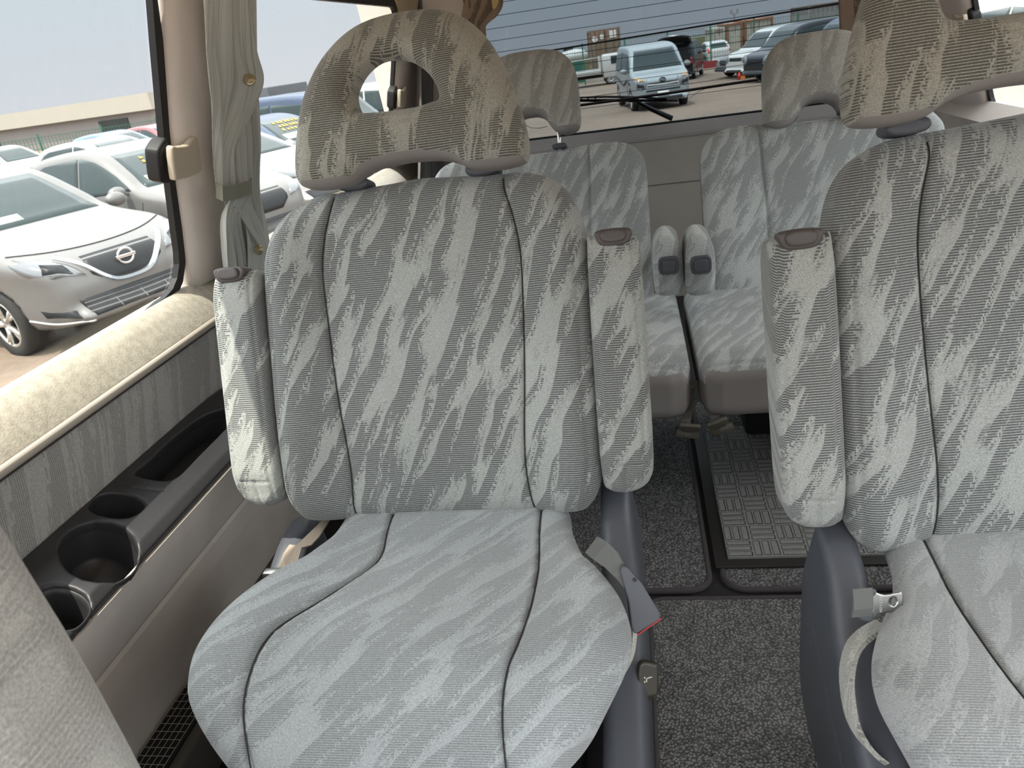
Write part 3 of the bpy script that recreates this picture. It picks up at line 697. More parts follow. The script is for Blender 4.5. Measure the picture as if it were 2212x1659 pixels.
# right wall, mirrored about the middle of the van
XM = .24
def GQ(y, z, off=0.0): p = GP(y, z, off); return Vector((XM - p.x, y, z))
wr_ = prism('wall_right', [(XM - x, z) for x, z in [(-1.06, -.03), (-1.06, .74), (-.995, .755), (-.938, .70), (-.944, .68), (-.985, .50), (-.90, .187), (-.93, .0), (-.93, -.03)]], -.7, YB, MT['panel']); S(wr_)
g = glass_panel('window_3', rounded(.3, 3.0, .715, 1.37, .07), GQ, -.012, .004, GL); S(g)
ring_band('window_seal', rounded(.3, 3.0, .715, 1.37, .07), .026, -.010, .014, MT['seal'], g, GQ)
def qstrip(name, y0, y1, z0, z1, off, mat):
    o = strip(name, y0, y1, z0, z1, off, mat)
    for v in o.data.vertices: v.co.x = XM - v.co.x
    o.data.flip_normals(); return o
S(qstrip('trim_6', 3.022, 3.44, .72, 1.42, .012, MT['pillar']))
S(qstrip('trim_7', -.6, 3.02, 1.39, 1.44, .012, MT['head']))
# rear end
def RP(x, z, off=0.0): return Vector((x, 3.45 - .30 * (z - .78) - off, z))
wz = [tuple(glass_r(*p)) for p in ((1140, 300), (1400, 268), (1640, 238))]
ZG = float(np.mean([p[2] for p in wz]))
BLX, BRX = -.62, .92
g = glass_panel('window_4', [(BLX, ZG), (BRX, ZG), (BRX, 1.40), (BLX, 1.40)], RP, 0, .004, glassmat('rear_privacy_glass', (.53, .57, .595), .03, 0.0)); S(g)
rg = g
ring_band('window_seal', [(BLX, ZG), (BRX, ZG), (BRX, 1.40), (BLX, 1.40)], .014, -.012, .018, MT['seal'], g, RP)
bm = bmesh.new()
for i in range(12):
    z = 1.36 - i * .0445
    if z > ZG + .02: tube(bm, [RP(BLX, z, .003), RP(BRX, z, .003)], .0011, 5)
bm_obj('heating_lines', bm, MT['seal'], g)
bm = bmesh.new(); p, q = glass_r(1055, 131), glass_r(1812, 8); tube(bm, [Vector(p) - Vector((0, .004, 0)), Vector(q) - Vector((0, .004, 0))], .0035, 6)
bm_obj('heating_bus', bm, MT['seal'], g)
bm = bmesh.new(); tube(bm, [Vector(glass_r(*p)) for p in ((1126, 262), (1135, 270), (1146, 276), (1165, 277), (1182, 273))], .0013, 6); tube(bm, [Vector(glass_r(*p)) for p in ((1490, 212), (1505, 200), (1521, 193))], .0010, 6)
bm_obj('antenna_wire', bm, MT['black'], g)
bw = prism('wall_rear', [(0, 0)] * 3, 0, 1, MT['tail']) if False else None
def xprism(name, prof, x0, x1, mat, parent=None):              # profile in y,z swept along x
    bm = bmesh.new(); A = [bm.verts.new((x0, y, z)) for y, z in prof]; B = [bm.verts.new((x1, y, z)) for y, z in prof]; n = len(prof)
    for i in range(n): bm.faces.new((A[i], A[(i + 1) % n], B[(i + 1) % n], B[i]))
    bm.faces.new(list(reversed(A))); bm.faces.new(B); bmesh.ops.recalc_face_normals(bm, faces=bm.faces[:])
    return bm_obj(name, bm, mat, parent)
wr2 = xprism('wall_rear', [(3.46, ZG - .012), (3.435, ZG - .012), (3.405, ZG - .05), (3.40, .52), (3.41, .515), (3.40, .51), (3.40, 0), (3.50, 0)], -.94, 1.18, MT['tail']); S(wr2)
xprism('upper_ledge', [(3.437, ZG - .008), (3.402, ZG - .050), (3.398, ZG - .062), (3.46, ZG - .062), (3.46, ZG - .008)], -.93, 1.17, MT['vinyl'], wr2)
xprism('trim_8', [(3.26, 1.40), (3.24, 1.44), (3.46, 1.44), (3.46, 1.40)], -.86, 1.10, MT['head'])
S(D.objects['trim_8'])
for nm, x0, x1 in (('trim_9', -1.06, BLX - .01), ('trim_10', BRX + .01, 1.23)):
    S(xprism(nm, [(3.46, .72), (3.42, .72), (3.26, 1.44), (3.36, 1.44)], x0, x1, MT['pillar']))
# window latches
def latch(c, fn, s, label):
    e = empty('window_latch', fn(c[0], c[1], .0)); tag(e, label, 'window latch', 'window latches')
    y, z = c
    nn = Vector((1 if s > 0 else -1, 0, -.25)).normalized(); zz = Vector((.26 * (1 if s > 0 else -1), 0, .966)); 
    Ml = basis((0, 0, 0), (0, 1, 0), zz, nn)
    pad('latch_base', [(-.048, .016), (-.042, .028), (-.018, .042), (-.012, .036), (-.012, -.036), (-.018, -.044), (-.040, -.038), (-.047, -.028)], .022, -.01, .006, MT['seal'], e, Ml, h=.003, k=3)
    pad('latch_handle', [(-.036, .030), (-.034, -.026), (-.026, -.033), (.030, -.036), (.072, -.034), (.078, -.024), (.072, .028), (.066, .037), (.048, .036), (.022, .028), (-.016, .030)],
        lambda u, v: .044 - .006 * sstep(.0, .1, u), lambda u, v: .028 - .006 * sstep(.0, .1, u), .005, MT['beige'], e, Ml, h=.0028, k=3)
latch((1.438, 1.042), GP, 1, 'beige window latch on the post beside the tied curtain')
latch((3.085, 1.035), GP, 1, 'small beige window latch seen through the left headrest opening')
p_ = onplane(2075, 38, (1, 0, .27), XM + 1.0 + .27 * .76 - .03)
latch((3.035, 1.022), GQ, -1, 'sunlit beige window latch seen through the right headrest opening')

# storage tray in the left wall
TN = Vector((.052, 0, .14)).normalized(); TS = Vector((-.14, 0, .052)).normalized(); TO = Vector((-.834, 0, .478)); TD = TN.dot(TO)
def tp_(px, py):
    p = Vector(onplane(px, py, tuple(TN), TD)) - TO; return (p.y, p.dot(TS))
tr = empty('storage_tray', (-.834, 1.0, .478)); tag(tr, 'charcoal storage tray with cup holders set into the left wall', 'storage tray')
Mtr = basis((0, -1.0, 0), (0, 1, 0), TS, Vector((0, 1, 0)).cross(TS) * 1.0)
if (Vector((0, 1, 0)).cross(TS)).z < 0:
    FLIP = True; Mtr = basis((0, -1.0, 0), (0, -1, 0), TS, TN); fl_ = lambda L: [(-a, b) for a, b in L]
else:
    FLIP = False; fl_ = lambda L: L
cupB = [tp_(*p) for p in ((125, 1190), (150, 1150), (205, 1128), (265, 1140), (298, 1185), (280, 1235), (215, 1260), (150, 1238))]
cupS = [tp_(*p) for p in ((190, 1098), (215, 1072), (250, 1067), (290, 1075), (313, 1095), (290, 1115), (260, 1122), (215, 1115))]
cupT = [tp_(*p) for p in ((195, 1315), (180, 1285), (140, 1268), (100, 1270), (80, 1290), (80, 1330), (120, 1356), (165, 1352))]
pock = [tp_(*p) for p in ((290, 1027), (320, 1000), (360, 962), (410, 920), (455, 893), (498, 884), (505, 905), (470, 945), (430, 985), (395, 1022), (372, 1038), (345, 1040))]
tro = [(.40, .0), (.75, .0), (1.0, .0), (1.25, .0), (1.50, .0), (1.56, .02), (1.58, .06), (1.52, .125), (1.40, .147), (1.2, .15), (.9, .15), (.6, .15), (.40, .15)]
pad('tray_body', fl_(tro), lambda u, v: .004 - .008 * sstep(.02, .0, v) + .0 * u, -.022, .006, MT['tray'], tr, Mtr, h=.0035, k=2, holes=[fl_(cupB), fl_(cupS), fl_(cupT), fl_(pock)],
    seams=[(fl_([tp_(*p) for p in ((252, 1048), (262, 1052), (330, 1062), (365, 1060), (400, 1030))]), .0025, .0015)])
def liner(name, L, depth, taper=.85):
    L = catmull(fl_(L), 4); c = L.mean(0); V = []; n = len(L); rows = 7
    for j in range(rows):
        t = j / (rows - 1); k = 1.03 - (1.03 - taper) * t
        for p in L: q = c + (p - c) * k; V.append((q[0], q[1], -.004 - depth * t))
    Fc = [(j * n + i, j * n + (i + 1) % n, (j + 1) * n + (i + 1) % n, (j + 1) * n + i) for j in range(rows - 1) for i in range(n)]
    V.append((c[0], c[1], -.004 - depth)); m = len(V) - 1
    Fc += [((rows - 1) * n + i, (rows - 1) * n + (i + 1) % n, m) for i in range(n)]
    o = mesh_obj(name, V, Fc, MT['tray'], tr, Mtr, True)
    md = o.modifiers.new('s', 'SOLIDIFY'); md.thickness = .002; md.offset = 1
liner('cup_holder', cupB, .075); liner('cup_holder', cupS, .05); liner('cup_holder', cupT, .075); liner('pocket', pock, .07, .9)

# heater outlet by the floor
hg = empty('heater_grille', (-.875, .90, .13)); tag(hg, 'black heater outlet with metal mesh low beside the left seat', 'heater grille')
box_obj('heater_case', (.10, 1.0, .11), (0, 0, -.065), plain('heater_case', (.075, .068, .060), .7), hg, .012)
bm = bmesh.new(); nx = 5; ny = 30
for i in range(nx + 1): tube(bm, [(-.03 + .06 * i / nx, -.30, .001), (-.03 + .06 * i / nx, .20, .001)], .0007, 5)
for j in range(ny + 1): tube(bm, [(-.03, -.30 + .5 * j / ny, .0015), (.03, -.30 + .5 * j / ny, .0015)], .0007, 5)
bm_obj('wire_mesh', bm, plain('mesh_wire', (.30, .28, .25), .5), hg)
box_obj('opening', (.064, .51, .012), (0, -.05, -.0085), MT['seal'], hg, .002)

# =================================================================== floor mats
def pile(name, c, scale=170.0, hs=1.0, var=.5):
    T = NT(name); o = T.obj(); v = T.n('ShaderNodeTexVoronoi'); T.l(o, v.inputs['Vector']); v.inputs['Scale'].default_value = scale
    nb = T.noise(o, 60, 3.0); col = T.scalec(c, T.math('MULTIPLY', T.ss(v.outputs['Distance'], 0, .7, 1.5, .45), T.ss(nb, .3, .7, 1 - var * .4, 1 + var * .4)))
    return T.bsdf(col, .95, height=T.math('MULTIPLY', v.outputs['Distance'], -1.0), hs=hs, hd=.003, spec=.1)
MT['mat'] = pile('loop_pile', (.24, .245, .25)); MT['mat2'] = pile('loop_pile_front', (.27, .272, .27), 190.0)
MT['bind'] = plain('mat_binding', (.085, .075, .082), .85, grain=.8, gs=500)
def floor_mat(pts, z, mat, label, th=.008):
    L = [tuple(p) for p in pts]; c = np.mean(L, 0)
    e = empty('floor_mat', (c[0], c[1], z)); tag(e, label, 'floor mat', 'carpet floor mats')
    slab('mat_pile', [(x - c[0], y - c[1], 0) for x, y in L], (0, 0, 1), th, mat, e)
    bm = bmesh.new(); tube(bm, [(x - c[0], y - c[1], th * .6) for x, y in L], .008, 8, True, flat=.006); bm_obj('bound_edge', bm, MT['bind'], e, None, True)
def rc(x0, x1, y0, y1, r): return rounded(x0, x1, y0, y1, r, 5)
A_ = atz(1540, 1275, .01); B_ = atz(1500, 960, .01)
floor_mat(rc(-.60, float(A_[0]) - .002, 1.352, 2.30, .05), .0, MT['mat'], 'grey carpet mat on the left, under the hanging buckles')
floor_mat(rc(float(A_[0]) + .028, .95, 1.352, 2.30, .05), .0, MT['mat'], 'grey carpet mat on the right, mostly under the ribbed rug')
floor_mat(rc(-.030, .95, .30, 1.325, .03), .0, MT['mat2'], 'dark carpet mat in the foreground between the two seats')
# basket-weave rug
T = NT('rug_weave'); u_, v_, w_ = T.xyz(T.obj())
cs = .060
cu_ = T.math('DIVIDE', u_, cs); cv_ = T.math('DIVIDE', v_, cs); chk = T.math('MODULO', T.math('ADD', T.math('FLOOR', cu_), T.math('FLOOR', cv_)), 2.0)
fu, fv = T.math('FRACT', cu_), T.math('FRACT', cv_)
def bars(a, b):
    q = T.math('ABSOLUTE', T.math('SUBTRACT', T.math('FRACT', T.math('MULTIPLY', a, 3.0)), .5)); e1 = T.ss(q, .28, .44, 1.0, 0.0)
    e2 = T.ss(T.math('ABSOLUTE', T.math('SUBTRACT', b, .5)), .40, .47, 1.0, 0.0); return T.math('MULTIPLY', e1, e2)
b1, b2_ = bars(fu, fv), bars(fv, fu)
k_ = T.math('ABSOLUTE', chk); hgt = T.math('ADD', T.math('MULTIPLY', b1, k_), T.math('MULTIPLY', b2_, T.math('SUBTRACT', 1.0, k_)))
ed = T.math('MULTIPLY', T.math('SUBTRACT', 1.0, hgt), hgt)
nz_ = T.noise(T.obj(), 420, 3.0, .7)
col = T.scalec((.34, .35, .345), T.math('MULTIPLY', T.ss(nz_, .25, .75, .6, 1.4), T.ss(ed, 0, .25, 1.0, .42)))
T.bsdf(col, .95, height=T.math('ADD', T.math('MULTIPLY', hgt, -1.0), T.math('MULTIPLY', nz_, .35)), hs=1.0, hd=.004, spec=.1); MT['rug'] = T.m
MT['rubber'] = plain('rug_rubber', (.030, .029, .027), .55, grain=.15)
q1, q2, q3 = atz(1572, 1207, .018), atz(1519, 926, .018), atz(1700, 1198, .018)
rx0, ry0 = float(q1[0]), float(q1[1])
rg_ = empty('ribbed_rug', (rx0, ry0, .010)); tag(rg_, 'grey basket-weave rug with black rubber border in the aisle', 'rug')
box_obj('rubber_backing', (.52, .68, .006), (.52 / 2 - .030, .34 - .026, .003), MT['rubber'], rg_, .002)
me_o = box_obj('rug_pile', (.46, .625, .010), (.23, .3125, .009), MT['rug'], rg_, .003)

# =================================================================== curtains
def cloth_mat(name, base, dark, su=60.0, sv=2.0, rough=.9, sheen=.3, weave=True):
    T = NT(name); uv = T.n('ShaderNodeUVMap').outputs[0]; u, v, _ = T.xyz(uv)
    n = T.noise(T.comb(T.math('MULTIPLY', u, su), T.math('MULTIPLY', v, sv)), 1.0, 3.0, .7)
    n2 = T.noise(T.comb(T.math('MULTIPLY', u, su * .22), T.math('MULTIPLY', v, sv)), 1.0, 2.0, .6)
    f = T.noise(T.comb(T.math('MULTIPLY', u, 500.0), T.math('MULTIPLY', v, 900.0)), 1.0, 1.0)
    k = T.math('MULTIPLY', T.ss(n, .40, .66), T.ss(n2, .38, .62)) if weave else T.ss(n, .3, .8, 0, .4)
    c = T.scalec(T.mix(k, base, dark), T.ss(f, .3, .7, .85, 1.15))
    m = T.bsdf(c, rough, sheen=sheen, height=f, hs=.25, hd=.0005)
    if weave:                                            # thin cloth lets daylight through
        tl_ = T.n('ShaderNodeBsdfTranslucent'); T.l(c, tl_.inputs[0]); mx = T.n('ShaderNodeMixShader'); mx.inputs[0].default_value = .12
        T.l(T.out.inputs[0].links[0].from_socket, mx.inputs[1]); T.l(tl_.outputs[0], mx.inputs[2]); T.l(mx.outputs[0], T.out.inputs[0])
    return m
MT['cloth'] = cloth_mat('woven_curtain', (.80, .82, .78), (.42, .44, .42))
MT['satin'] = cloth_mat('brown_satin', (.30, .215, .155), (.14, .09, .06), 20, 1.0, .38, .2, False)
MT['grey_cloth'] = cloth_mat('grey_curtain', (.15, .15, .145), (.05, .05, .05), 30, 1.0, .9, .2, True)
def drape(name, rows, mat, parent=None, folds=5, amp=.012, nrm=Vector((1, 0, 0)), cols=60, sub=6, uvs=1.0, skew=0.0, phase=0.0, sharp=1.0, th=.0016):
    """rows: list of (left point, right point, fold amplitude)"""
    n = len(rows); L = catmull([tuple(r[0]) for r in rows], sub, False); Rr = catmull([tuple(r[1]) for r in rows], sub, False); A = catmull([(r[2], 0) for r in rows], sub, False)[:, 0]
    V = []; UV = []; m = len(L); tot = 0
    for j in range(m):
        if j: tot += np.linalg.norm(L[j] - L[j - 1])
        for i in range(cols + 1):
            t = i / cols; s = math.sin(2 * math.pi * folds * t + phase + 1.3 * math.sin(j * .13)); s = math.copysign(abs(s) ** sharp, s)
            p = L[j] + (Rr[j] - L[j]) * t + np.array(nrm) * (s * A[j] + A[j] * .4 * math.sin(2 * math.pi * folds * 2.3 * t + j * .11))
            V.append(p); UV.append((t * uvs + skew * tot, tot))
    Fc = np.array([(j * (cols + 1) + i, j * (cols + 1) + i + 1, (j + 1) * (cols + 1) + i + 1, (j + 1) * (cols + 1) + i) for j in range(m - 1) for i in range(cols)])
    o = mesh_obj(name, V, Fc, mat, parent)
    uvl = o.data.uv_layers.new(name='UVMap'); li = Fc.ravel(); uvl.data.foreach_set('uv', np.array(UV, dtype=np.float32)[li].ravel())
    md = o.modifiers.new('s', 'SOLIDIFY'); md.thickness = th; return o
XC = -.852
def C(px, py, dx=0.0): return glass_l(px, py, .062 + dx)
ct = empty('side_curtain', C(500, 420)); tag(ct, 'grey woven curtain gathered with a tie band beside the left window', 'curtain')
cb = ct.location.copy(); Mi = Matrix.Translation(-cb)
def cdr(*a, **k):
    o = drape(*a, **k); o.parent = ct; o.matrix_local = Mi; return o
cdr('curtain_back', [(C(438, -60, -.03), C(545, -60, -.03), .010), (C(446, 120, -.03), C(543, 120, -.03), .012), (C(465, 300, -.03), C(552, 300, -.03), .012), (C(476, 410, -.03), C(556, 410, -.03), .009), (C(480, 520, -.03), C(576, 520, -.03), .012), (C(487, 625, -.03), C(585, 625, -.03), .012)],
    MT['cloth'], folds=5, amp=.01, uvs=1.2, phase=1.0)
cdr('curtain_leaf', [(C(432, -60), C(531, -60), .008), (C(433, 20), C(538, 30), .007), (C(437, 110), C(551, 110), .006), (C(447, 180), C(567, 172), .004), (C(456, 240), C(550, 232), .005), (C(463, 300), C(512, 320), .006), (C(468, 360), C(508, 370), .006), (C(472, 405), C(515, 408), .005)],
    MT['cloth'], folds=2, amp=.008, uvs=1.0, skew=.9, cols=50)
cdr('curtain_fold', [(C(506, 405, .012), C(540, 405, .012), .006), (C(492, 430, .02), C(535, 425, .02), .005), (C(478, 470, .015), C(512, 470, .015), .008), (C(480, 540, .01), C(522, 545, .01), .009), (C(490, 625, .01), C(530, 625, .01), .009)],
    MT['cloth'], folds=3, amp=.008, uvs=.6, cols=40)
cdr('curtain_flap', [(C(520, 440, .004), C(538, 432, .004), .002), (C(528, 490, .004), C(556, 478, .004), .003), (C(531, 535, .004), C(575, 528, .004), .003), (C(530, 600, .004), C(577, 595, .004), .004)],
    MT['cloth'], folds=1, amp=.004, uvs=.6, cols=24)
ribbon('diagonal_band', [C(504, 436, .020), C(530, 475, .018), C(556, 515, .016), C(575, 545, .016)], Vector(C(540, 470) - C(530, 480)), .018, .003, MT['cloth'], ct, Mi)
ribbon('tie_band', [C(468, 412, .010), C(480, 418, .030), C(510, 414, .035), C(541, 405, .024), C(543, 400, .0)], Vector(C(500, 440) - C(499, 400)), .032, .004, plain('tie_cloth', (.33, .335, .27), .9, grain=.5, gs=500), ct, Mi)
for px, py, dx, r in ((539, 172, .018, .0135), (559, 540, .020, .012)):
    bm = bmesh.new()
    for rr, zz, hh in ((r, .0, .003), (r * .62, .002, .004), (r * .26, .004, .004)):
        bmesh.ops.create_cone(bm, cap_ends=True, segments=24, radius1=rr, radius2=rr * .82, depth=hh, matrix=Matrix.Translation((0, 0, zz)))
    bm_obj('snap_button', bm, MT['snap'], ct, Mi @ Matrix.Translation(Vector(C(px, py, dx))) @ Vector((.35, -.9, .25)).to_track_quat('Z', 'Y').to_matrix().to_4x4(), True)
tr2 = xt = None
# dark window runner behind the curtain
rn = prism('trim_11', [(0, 0), (1, 0), (1, 1)], 0, 1, MT['seal'], None); D.objects.remove(rn)
bm = bmesh.new()
for dx in (0, .010, .020): tube(bm, [GP(1.80 + dx, .76, .020), GP(1.77 + dx, 1.10, .020), GP(1.745 + dx, 1.38, .020)], .005, 8)
S(bm_obj('trim_11', bm, plain('grey_runner', (.06, .062, .06), .6), None, None, True))
# curtain strip at the rear left corner
def RG(px, py, dy=0.0): return glass_r(px, py, 0) - np.array([0, .06 + dy, 0])
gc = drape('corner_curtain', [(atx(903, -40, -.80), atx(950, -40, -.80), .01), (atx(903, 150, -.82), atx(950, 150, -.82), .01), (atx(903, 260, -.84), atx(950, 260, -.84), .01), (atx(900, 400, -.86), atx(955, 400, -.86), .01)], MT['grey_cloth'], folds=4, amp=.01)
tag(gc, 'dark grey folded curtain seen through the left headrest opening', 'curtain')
b1c = drape('rear_curtain', [(RG(1010, -50), RG(1080, -50), .02), (RG(1006, 10), RG(1082, 5), .022), (RG(1004, 35), RG(1066, 35), .022), (RG(1006, 56), RG(1048, 57), .012), (RG(1005, 80), RG(1052, 82), .014), (RG(1003, 130), RG(1055, 130), .016), (RG(1003, 240), RG(1057, 240), .016)], MT['satin'], folds=3, amp=.02, cols=60, sharp=.8)
tag(b1c, 'brown satin curtain knotted at the left of the rear window', 'curtain', 'brown rear window curtains')
b2c = drape('rear_curtain', [(RG(1808, -50), RG(1905, -50), .02), (RG(1811, 0), RG(1905, 0), .020), (RG(1815, 60), RG(1905, 60), .020), (RG(1822, 82), RG(1900, 80), .018), (RG(1836, 92), RG(1898, 100), .018), (RG(1852, 110), RG(1892, 140), .016)], MT['satin'], folds=3, amp=.02, cols=60, sharp=.8, phase=2.0)
tag(b2c, 'brown satin curtain hanging at the right of the rear window', 'curtain', 'brown rear window curtains')
tieb = drape('curtain_tie', [(RG(1068, -12, .04), RG(1082, -12, .04), .002), (RG(1070, 8, .04), RG(1085, 4, .04), .002), (RG(1072, 22, .04), RG(1078, 20, .04), .002)], plain('yellow_cloth', (.55, .42, .18), .8), folds=1, cols=10)
tag(tieb, 'small yellow tie tab at the top of the brown curtain', 'curtain tie')
# rear wiper, outside the glass
wp = empty('rear_wiper', glass_r(1380, 215, 0) + np.array([0, .05, 0])); tag(wp, 'black rear wiper resting across the outside of the rear window', 'wiper')
Mi = Matrix.Translation(-Vector(wp.location))
def OUT(px, py, d=.03): return Vector(glass_r(px, py, d))
bm = bmesh.new(); tube(bm, [OUT(1245, 217), OUT(1340, 217), OUT(1464, 217)], [.006, .007, .005], 6); bm_obj('wiper_blade', bm, MT['seal'], wp, Mi)
bm = bmesh.new(); tube(bm, [OUT(1248, 211), OUT(1310, 209), OUT(1370, 210), OUT(1440, 213)], [.003, .006, .006, .002], 6, flat=.004)
for a in (1256, 1270, 1286): tube(bm, [OUT(a, 211), OUT(a, 216)], .003, 5)
bm_obj('blade_bridge', bm, MT['seal'], wp, Mi)
bm = bmesh.new(); tube(bm, [OUT(1366, 215, .045), OUT(1405, 235, .045), OUT(1452, 256, .04)], [.006, .011, .014], 8, flat=.008); bm_obj('wiper_arm', bm, MT['seal'], wp, Mi, True)
bm = bmesh.new(); tube(bm, [Vector(glass_r(1249, 228, .012)), Vector(glass_r(1440, 202, .012)), Vector(glass_r(1638, 172, .012))], .006, 6)
S(bm_obj('reflection_strip', bm, plain('maroon_reflection', (.05, .010, .012), .5)))  # solid maroon strip stands in for the brake light's reflection in the glass

# =================================================================== outside
SLOPE = .02
def gz(y): return -.65 - SLOPE * y
def G(px, py):
    r = ray(px, py); t = (EYE + .65) / (-r[2] - SLOPE * r[1]); return CAMP + r * t
T = NT('lot_asphalt'); o_ = T.obj(); n1_ = T.noise(o_, .35, 4.0); n2_ = T.noise(o_, 9.0, 5.0, .7)
T.bsdf(T.scalec((.185, .138, .103), T.math('MULTIPLY', T.ss(n1_, .3, .7, .85, 1.12), T.ss(n2_, .25, .75, .85, 1.15))), .9, height=n2_, hs=.3, hd=.02); MT['lot'] = T.m
gr = slab('ground', [(-260, -40, gz(-40)), (260, -40, gz(-40)), (260, 330, gz(330)), (-260, 330, gz(330))], (0, 0, 1), -.05, MT['lot']); S(gr)

def paint(name, c, rough=.4, metal=.2): return plain(name, c, rough, metal, .25)
PT = {'silver': paint('silver_paint', (.17, .168, .165)), 'white': plain('white_paint', (.55, .55, .53), .3, 0, .8), 'dark': paint('black_paint', (.018, .020, .026), .2, .3),
      'navy': paint('navy_paint', (.05, .075, .13)), 'bluegrey': paint('bluegrey_paint', (.20, .24, .30)), 'red': plain('red_paint', (.50, .02, .03), .3, 0, .8), 'vansilver': paint('van_silver', (.32, .36, .38)),
      'teal': plain('teal_paint', (.16, .42, .36), .4, 0, .5), 'blue': plain('blue_paint', (.08, .16, .40), .3, 0, .8)}
MT['cglass'] = plain('car_glass', (.020, .036, .038), .06, 0, 0, spec=.45)
MT['tyre'] = plain('tyre', (.025, .024, .023), .85)
MT['alloy'] = plain('alloy', (.62, .61, .58), .3, metal=.8)
MT['lamp'] = plain('lamp_lens', (.16, .17, .18), .10, .3, 1.0)
MT['lampd'] = plain('lamp_inner', (.016, .018, .02), .45, spec=.3)
MT['amber'] = plain('amber_lens', (.75, .38, .12), .2, 0, .8)
MT['tail'] = MT['tail']
MT['rlens'] = plain('red_lens', (.55, .02, .02), .2, 0, .8)
MT['plate'] = plain('plate', (.75, .75, .70), .5)
MT['ink'] = plain('yellow_marker', (.62, .45, .14), .7)
MT['sheet'] = plain('paper_sheet', (.55, .68, .52), .8)
HATCH = dict(prof=[(2.00, .26), (2.05, .45), (2.03, .62), (1.93, .78), (1.55, .90), (.80, 1.02), (.45, 1.20), (.02, 1.42), (-.40, 1.51), (-.90, 1.50), (-1.45, 1.41), (-1.80, 1.12), (-1.98, .92), (-2.02, .50), (-1.95, .24), (0, .20)],
    hw=.845, zt=.92, tb=.33, nose=.22, wb=(1.27, -1.30), r=.315, side=[[(.66, 1.02), (.36, 1.20), (.02, 1.36), (-.30, 1.43), (-.36, 1.43), (-.36, .96), (.0, .97), (.4, .99)], [(-.40, 1.43), (-.95, 1.42), (-1.30, 1.34), (-1.50, 1.14), (-1.42, 1.00), (-.40, .96)]],
    ws=(1.03, 1.42, .66, .50), rs=(1.06, 1.38, .60, .50), lamp=[(.40, .66), (.46, .76), (.62, .86), (.74, .88), (.80, .84), (.78, .74), (.60, .68)], grille=[(-.36, .66), (-.34, .80), (.34, .80), (.36, .66), (.20, .55), (-.20, .55)],
    low=[(-.50, .34), (-.55, .48), (.55, .48), (.50, .34)], mir=(.60, 1.03))
SEDAN = dict(HATCH, prof=[(2.12, .28), (2.16, .48), (2.12, .66), (2.00, .80), (1.55, .90), (1.02, 1.00), (.62, 1.18), (.12, 1.38), (-.35, 1.46), (-1.0, 1.44), (-1.55, 1.28), (-1.95, 1.08), (-2.12, .98), (-2.15, .55), (-2.05, .26), (0, .20)],
    wb=(1.32, -1.32), side=[[(.92, 1.00), (.50, 1.20), (.10, 1.33), (-.30, 1.385), (-.42, 1.385), (-.42, .95), (.2, .96)], [(-.48, 1.385), (-1.0, 1.37), (-1.40, 1.24), (-1.62, 1.08), (-1.40, .99), (-.48, .95)]], ws=(1.02, 1.36, .66, .48), rs=(1.08, 1.32, .60, .48))
MVAN = dict(prof=[(2.22, .28), (2.27, .45), (2.27, .70), (2.20, .92), (1.95, 1.03), (1.55, 1.12), (1.22, 1.38), (.90, 1.68), (.55, 1.80), (-.2, 1.85), (-1.5, 1.85), (-2.10, 1.80), (-2.25, 1.45), (-2.30, .9), (-2.30, .45), (-2.2, .28), (0, .22)],
    hw=.85, zt=1.02, tb=.16, nose=.10, wb=(1.40, -1.42), r=.32, side=[[(1.38, 1.14), (1.12, 1.40), (.92, 1.56), (.80, 1.58), (.80, 1.08)], [(.74, 1.62), (-.42, 1.68), (-.42, 1.06), (.74, 1.06)], [(-.48, 1.68), (-1.90, 1.66), (-2.02, 1.30), (-2.0, 1.08), (-.48, 1.06)]],
    ws=(1.16, 1.70, .74, .60), rs=(1.15, 1.68, .66, .60), lamp=[(.50, .66), (.48, .84), (.60, .94), (.78, 1.00), (.83, .88), (.82, .70), (.66, .62)], grille=[(-.44, .72), (-.46, .86), (.46, .86), (.44, .72)],
    low=[(-.52, .30), (-.56, .40), (.56, .40), (.52, .30)], mir=(1.12, 1.18))
def march(f, O, d, n=70):
    P = O.copy(); d = np.array(d, float)
    for _ in range(n): P = P + d * (f(P) * .75)[:, None]
    return P
class Body:
    def __init__(s, S_):
        s.S = S_; s.m = Map2(catmull(S_['prof'], 5), res=.02, pad=.4)
    def f(s, P):
        x, y, z = P.T; q = s.S; d = s.m(x, z); ay = np.abs(y)
        t = np.clip((z - q['zt']) / .9, 0, 1); w = q['hw'] - q['tb'] * t ** 1.15 - .05 * np.clip((.45 - z) / .3, 0, 1) ** 2 + .012 * np.exp(-((z - .78) / .1) ** 2)
        xe = q['prof'][1][0]; w = w - q['nose'] * np.clip((x - (xe - .75)) / .75, 0, 1) ** 2.2 - q['nose'] * .6 * np.clip((-x - (xe - .7)) / .7, 0, 1) ** 2.2
        b = rmax(d, (ay - w) * .93, .10)
        for wx in q['wb']:
            c = np.sqrt((x - wx) ** 2 + (z - q['r']) ** 2) - (q['r'] + .045); b = np.maximum(b, -np.maximum(c, (q['hw'] - .24) - ay))
        return b
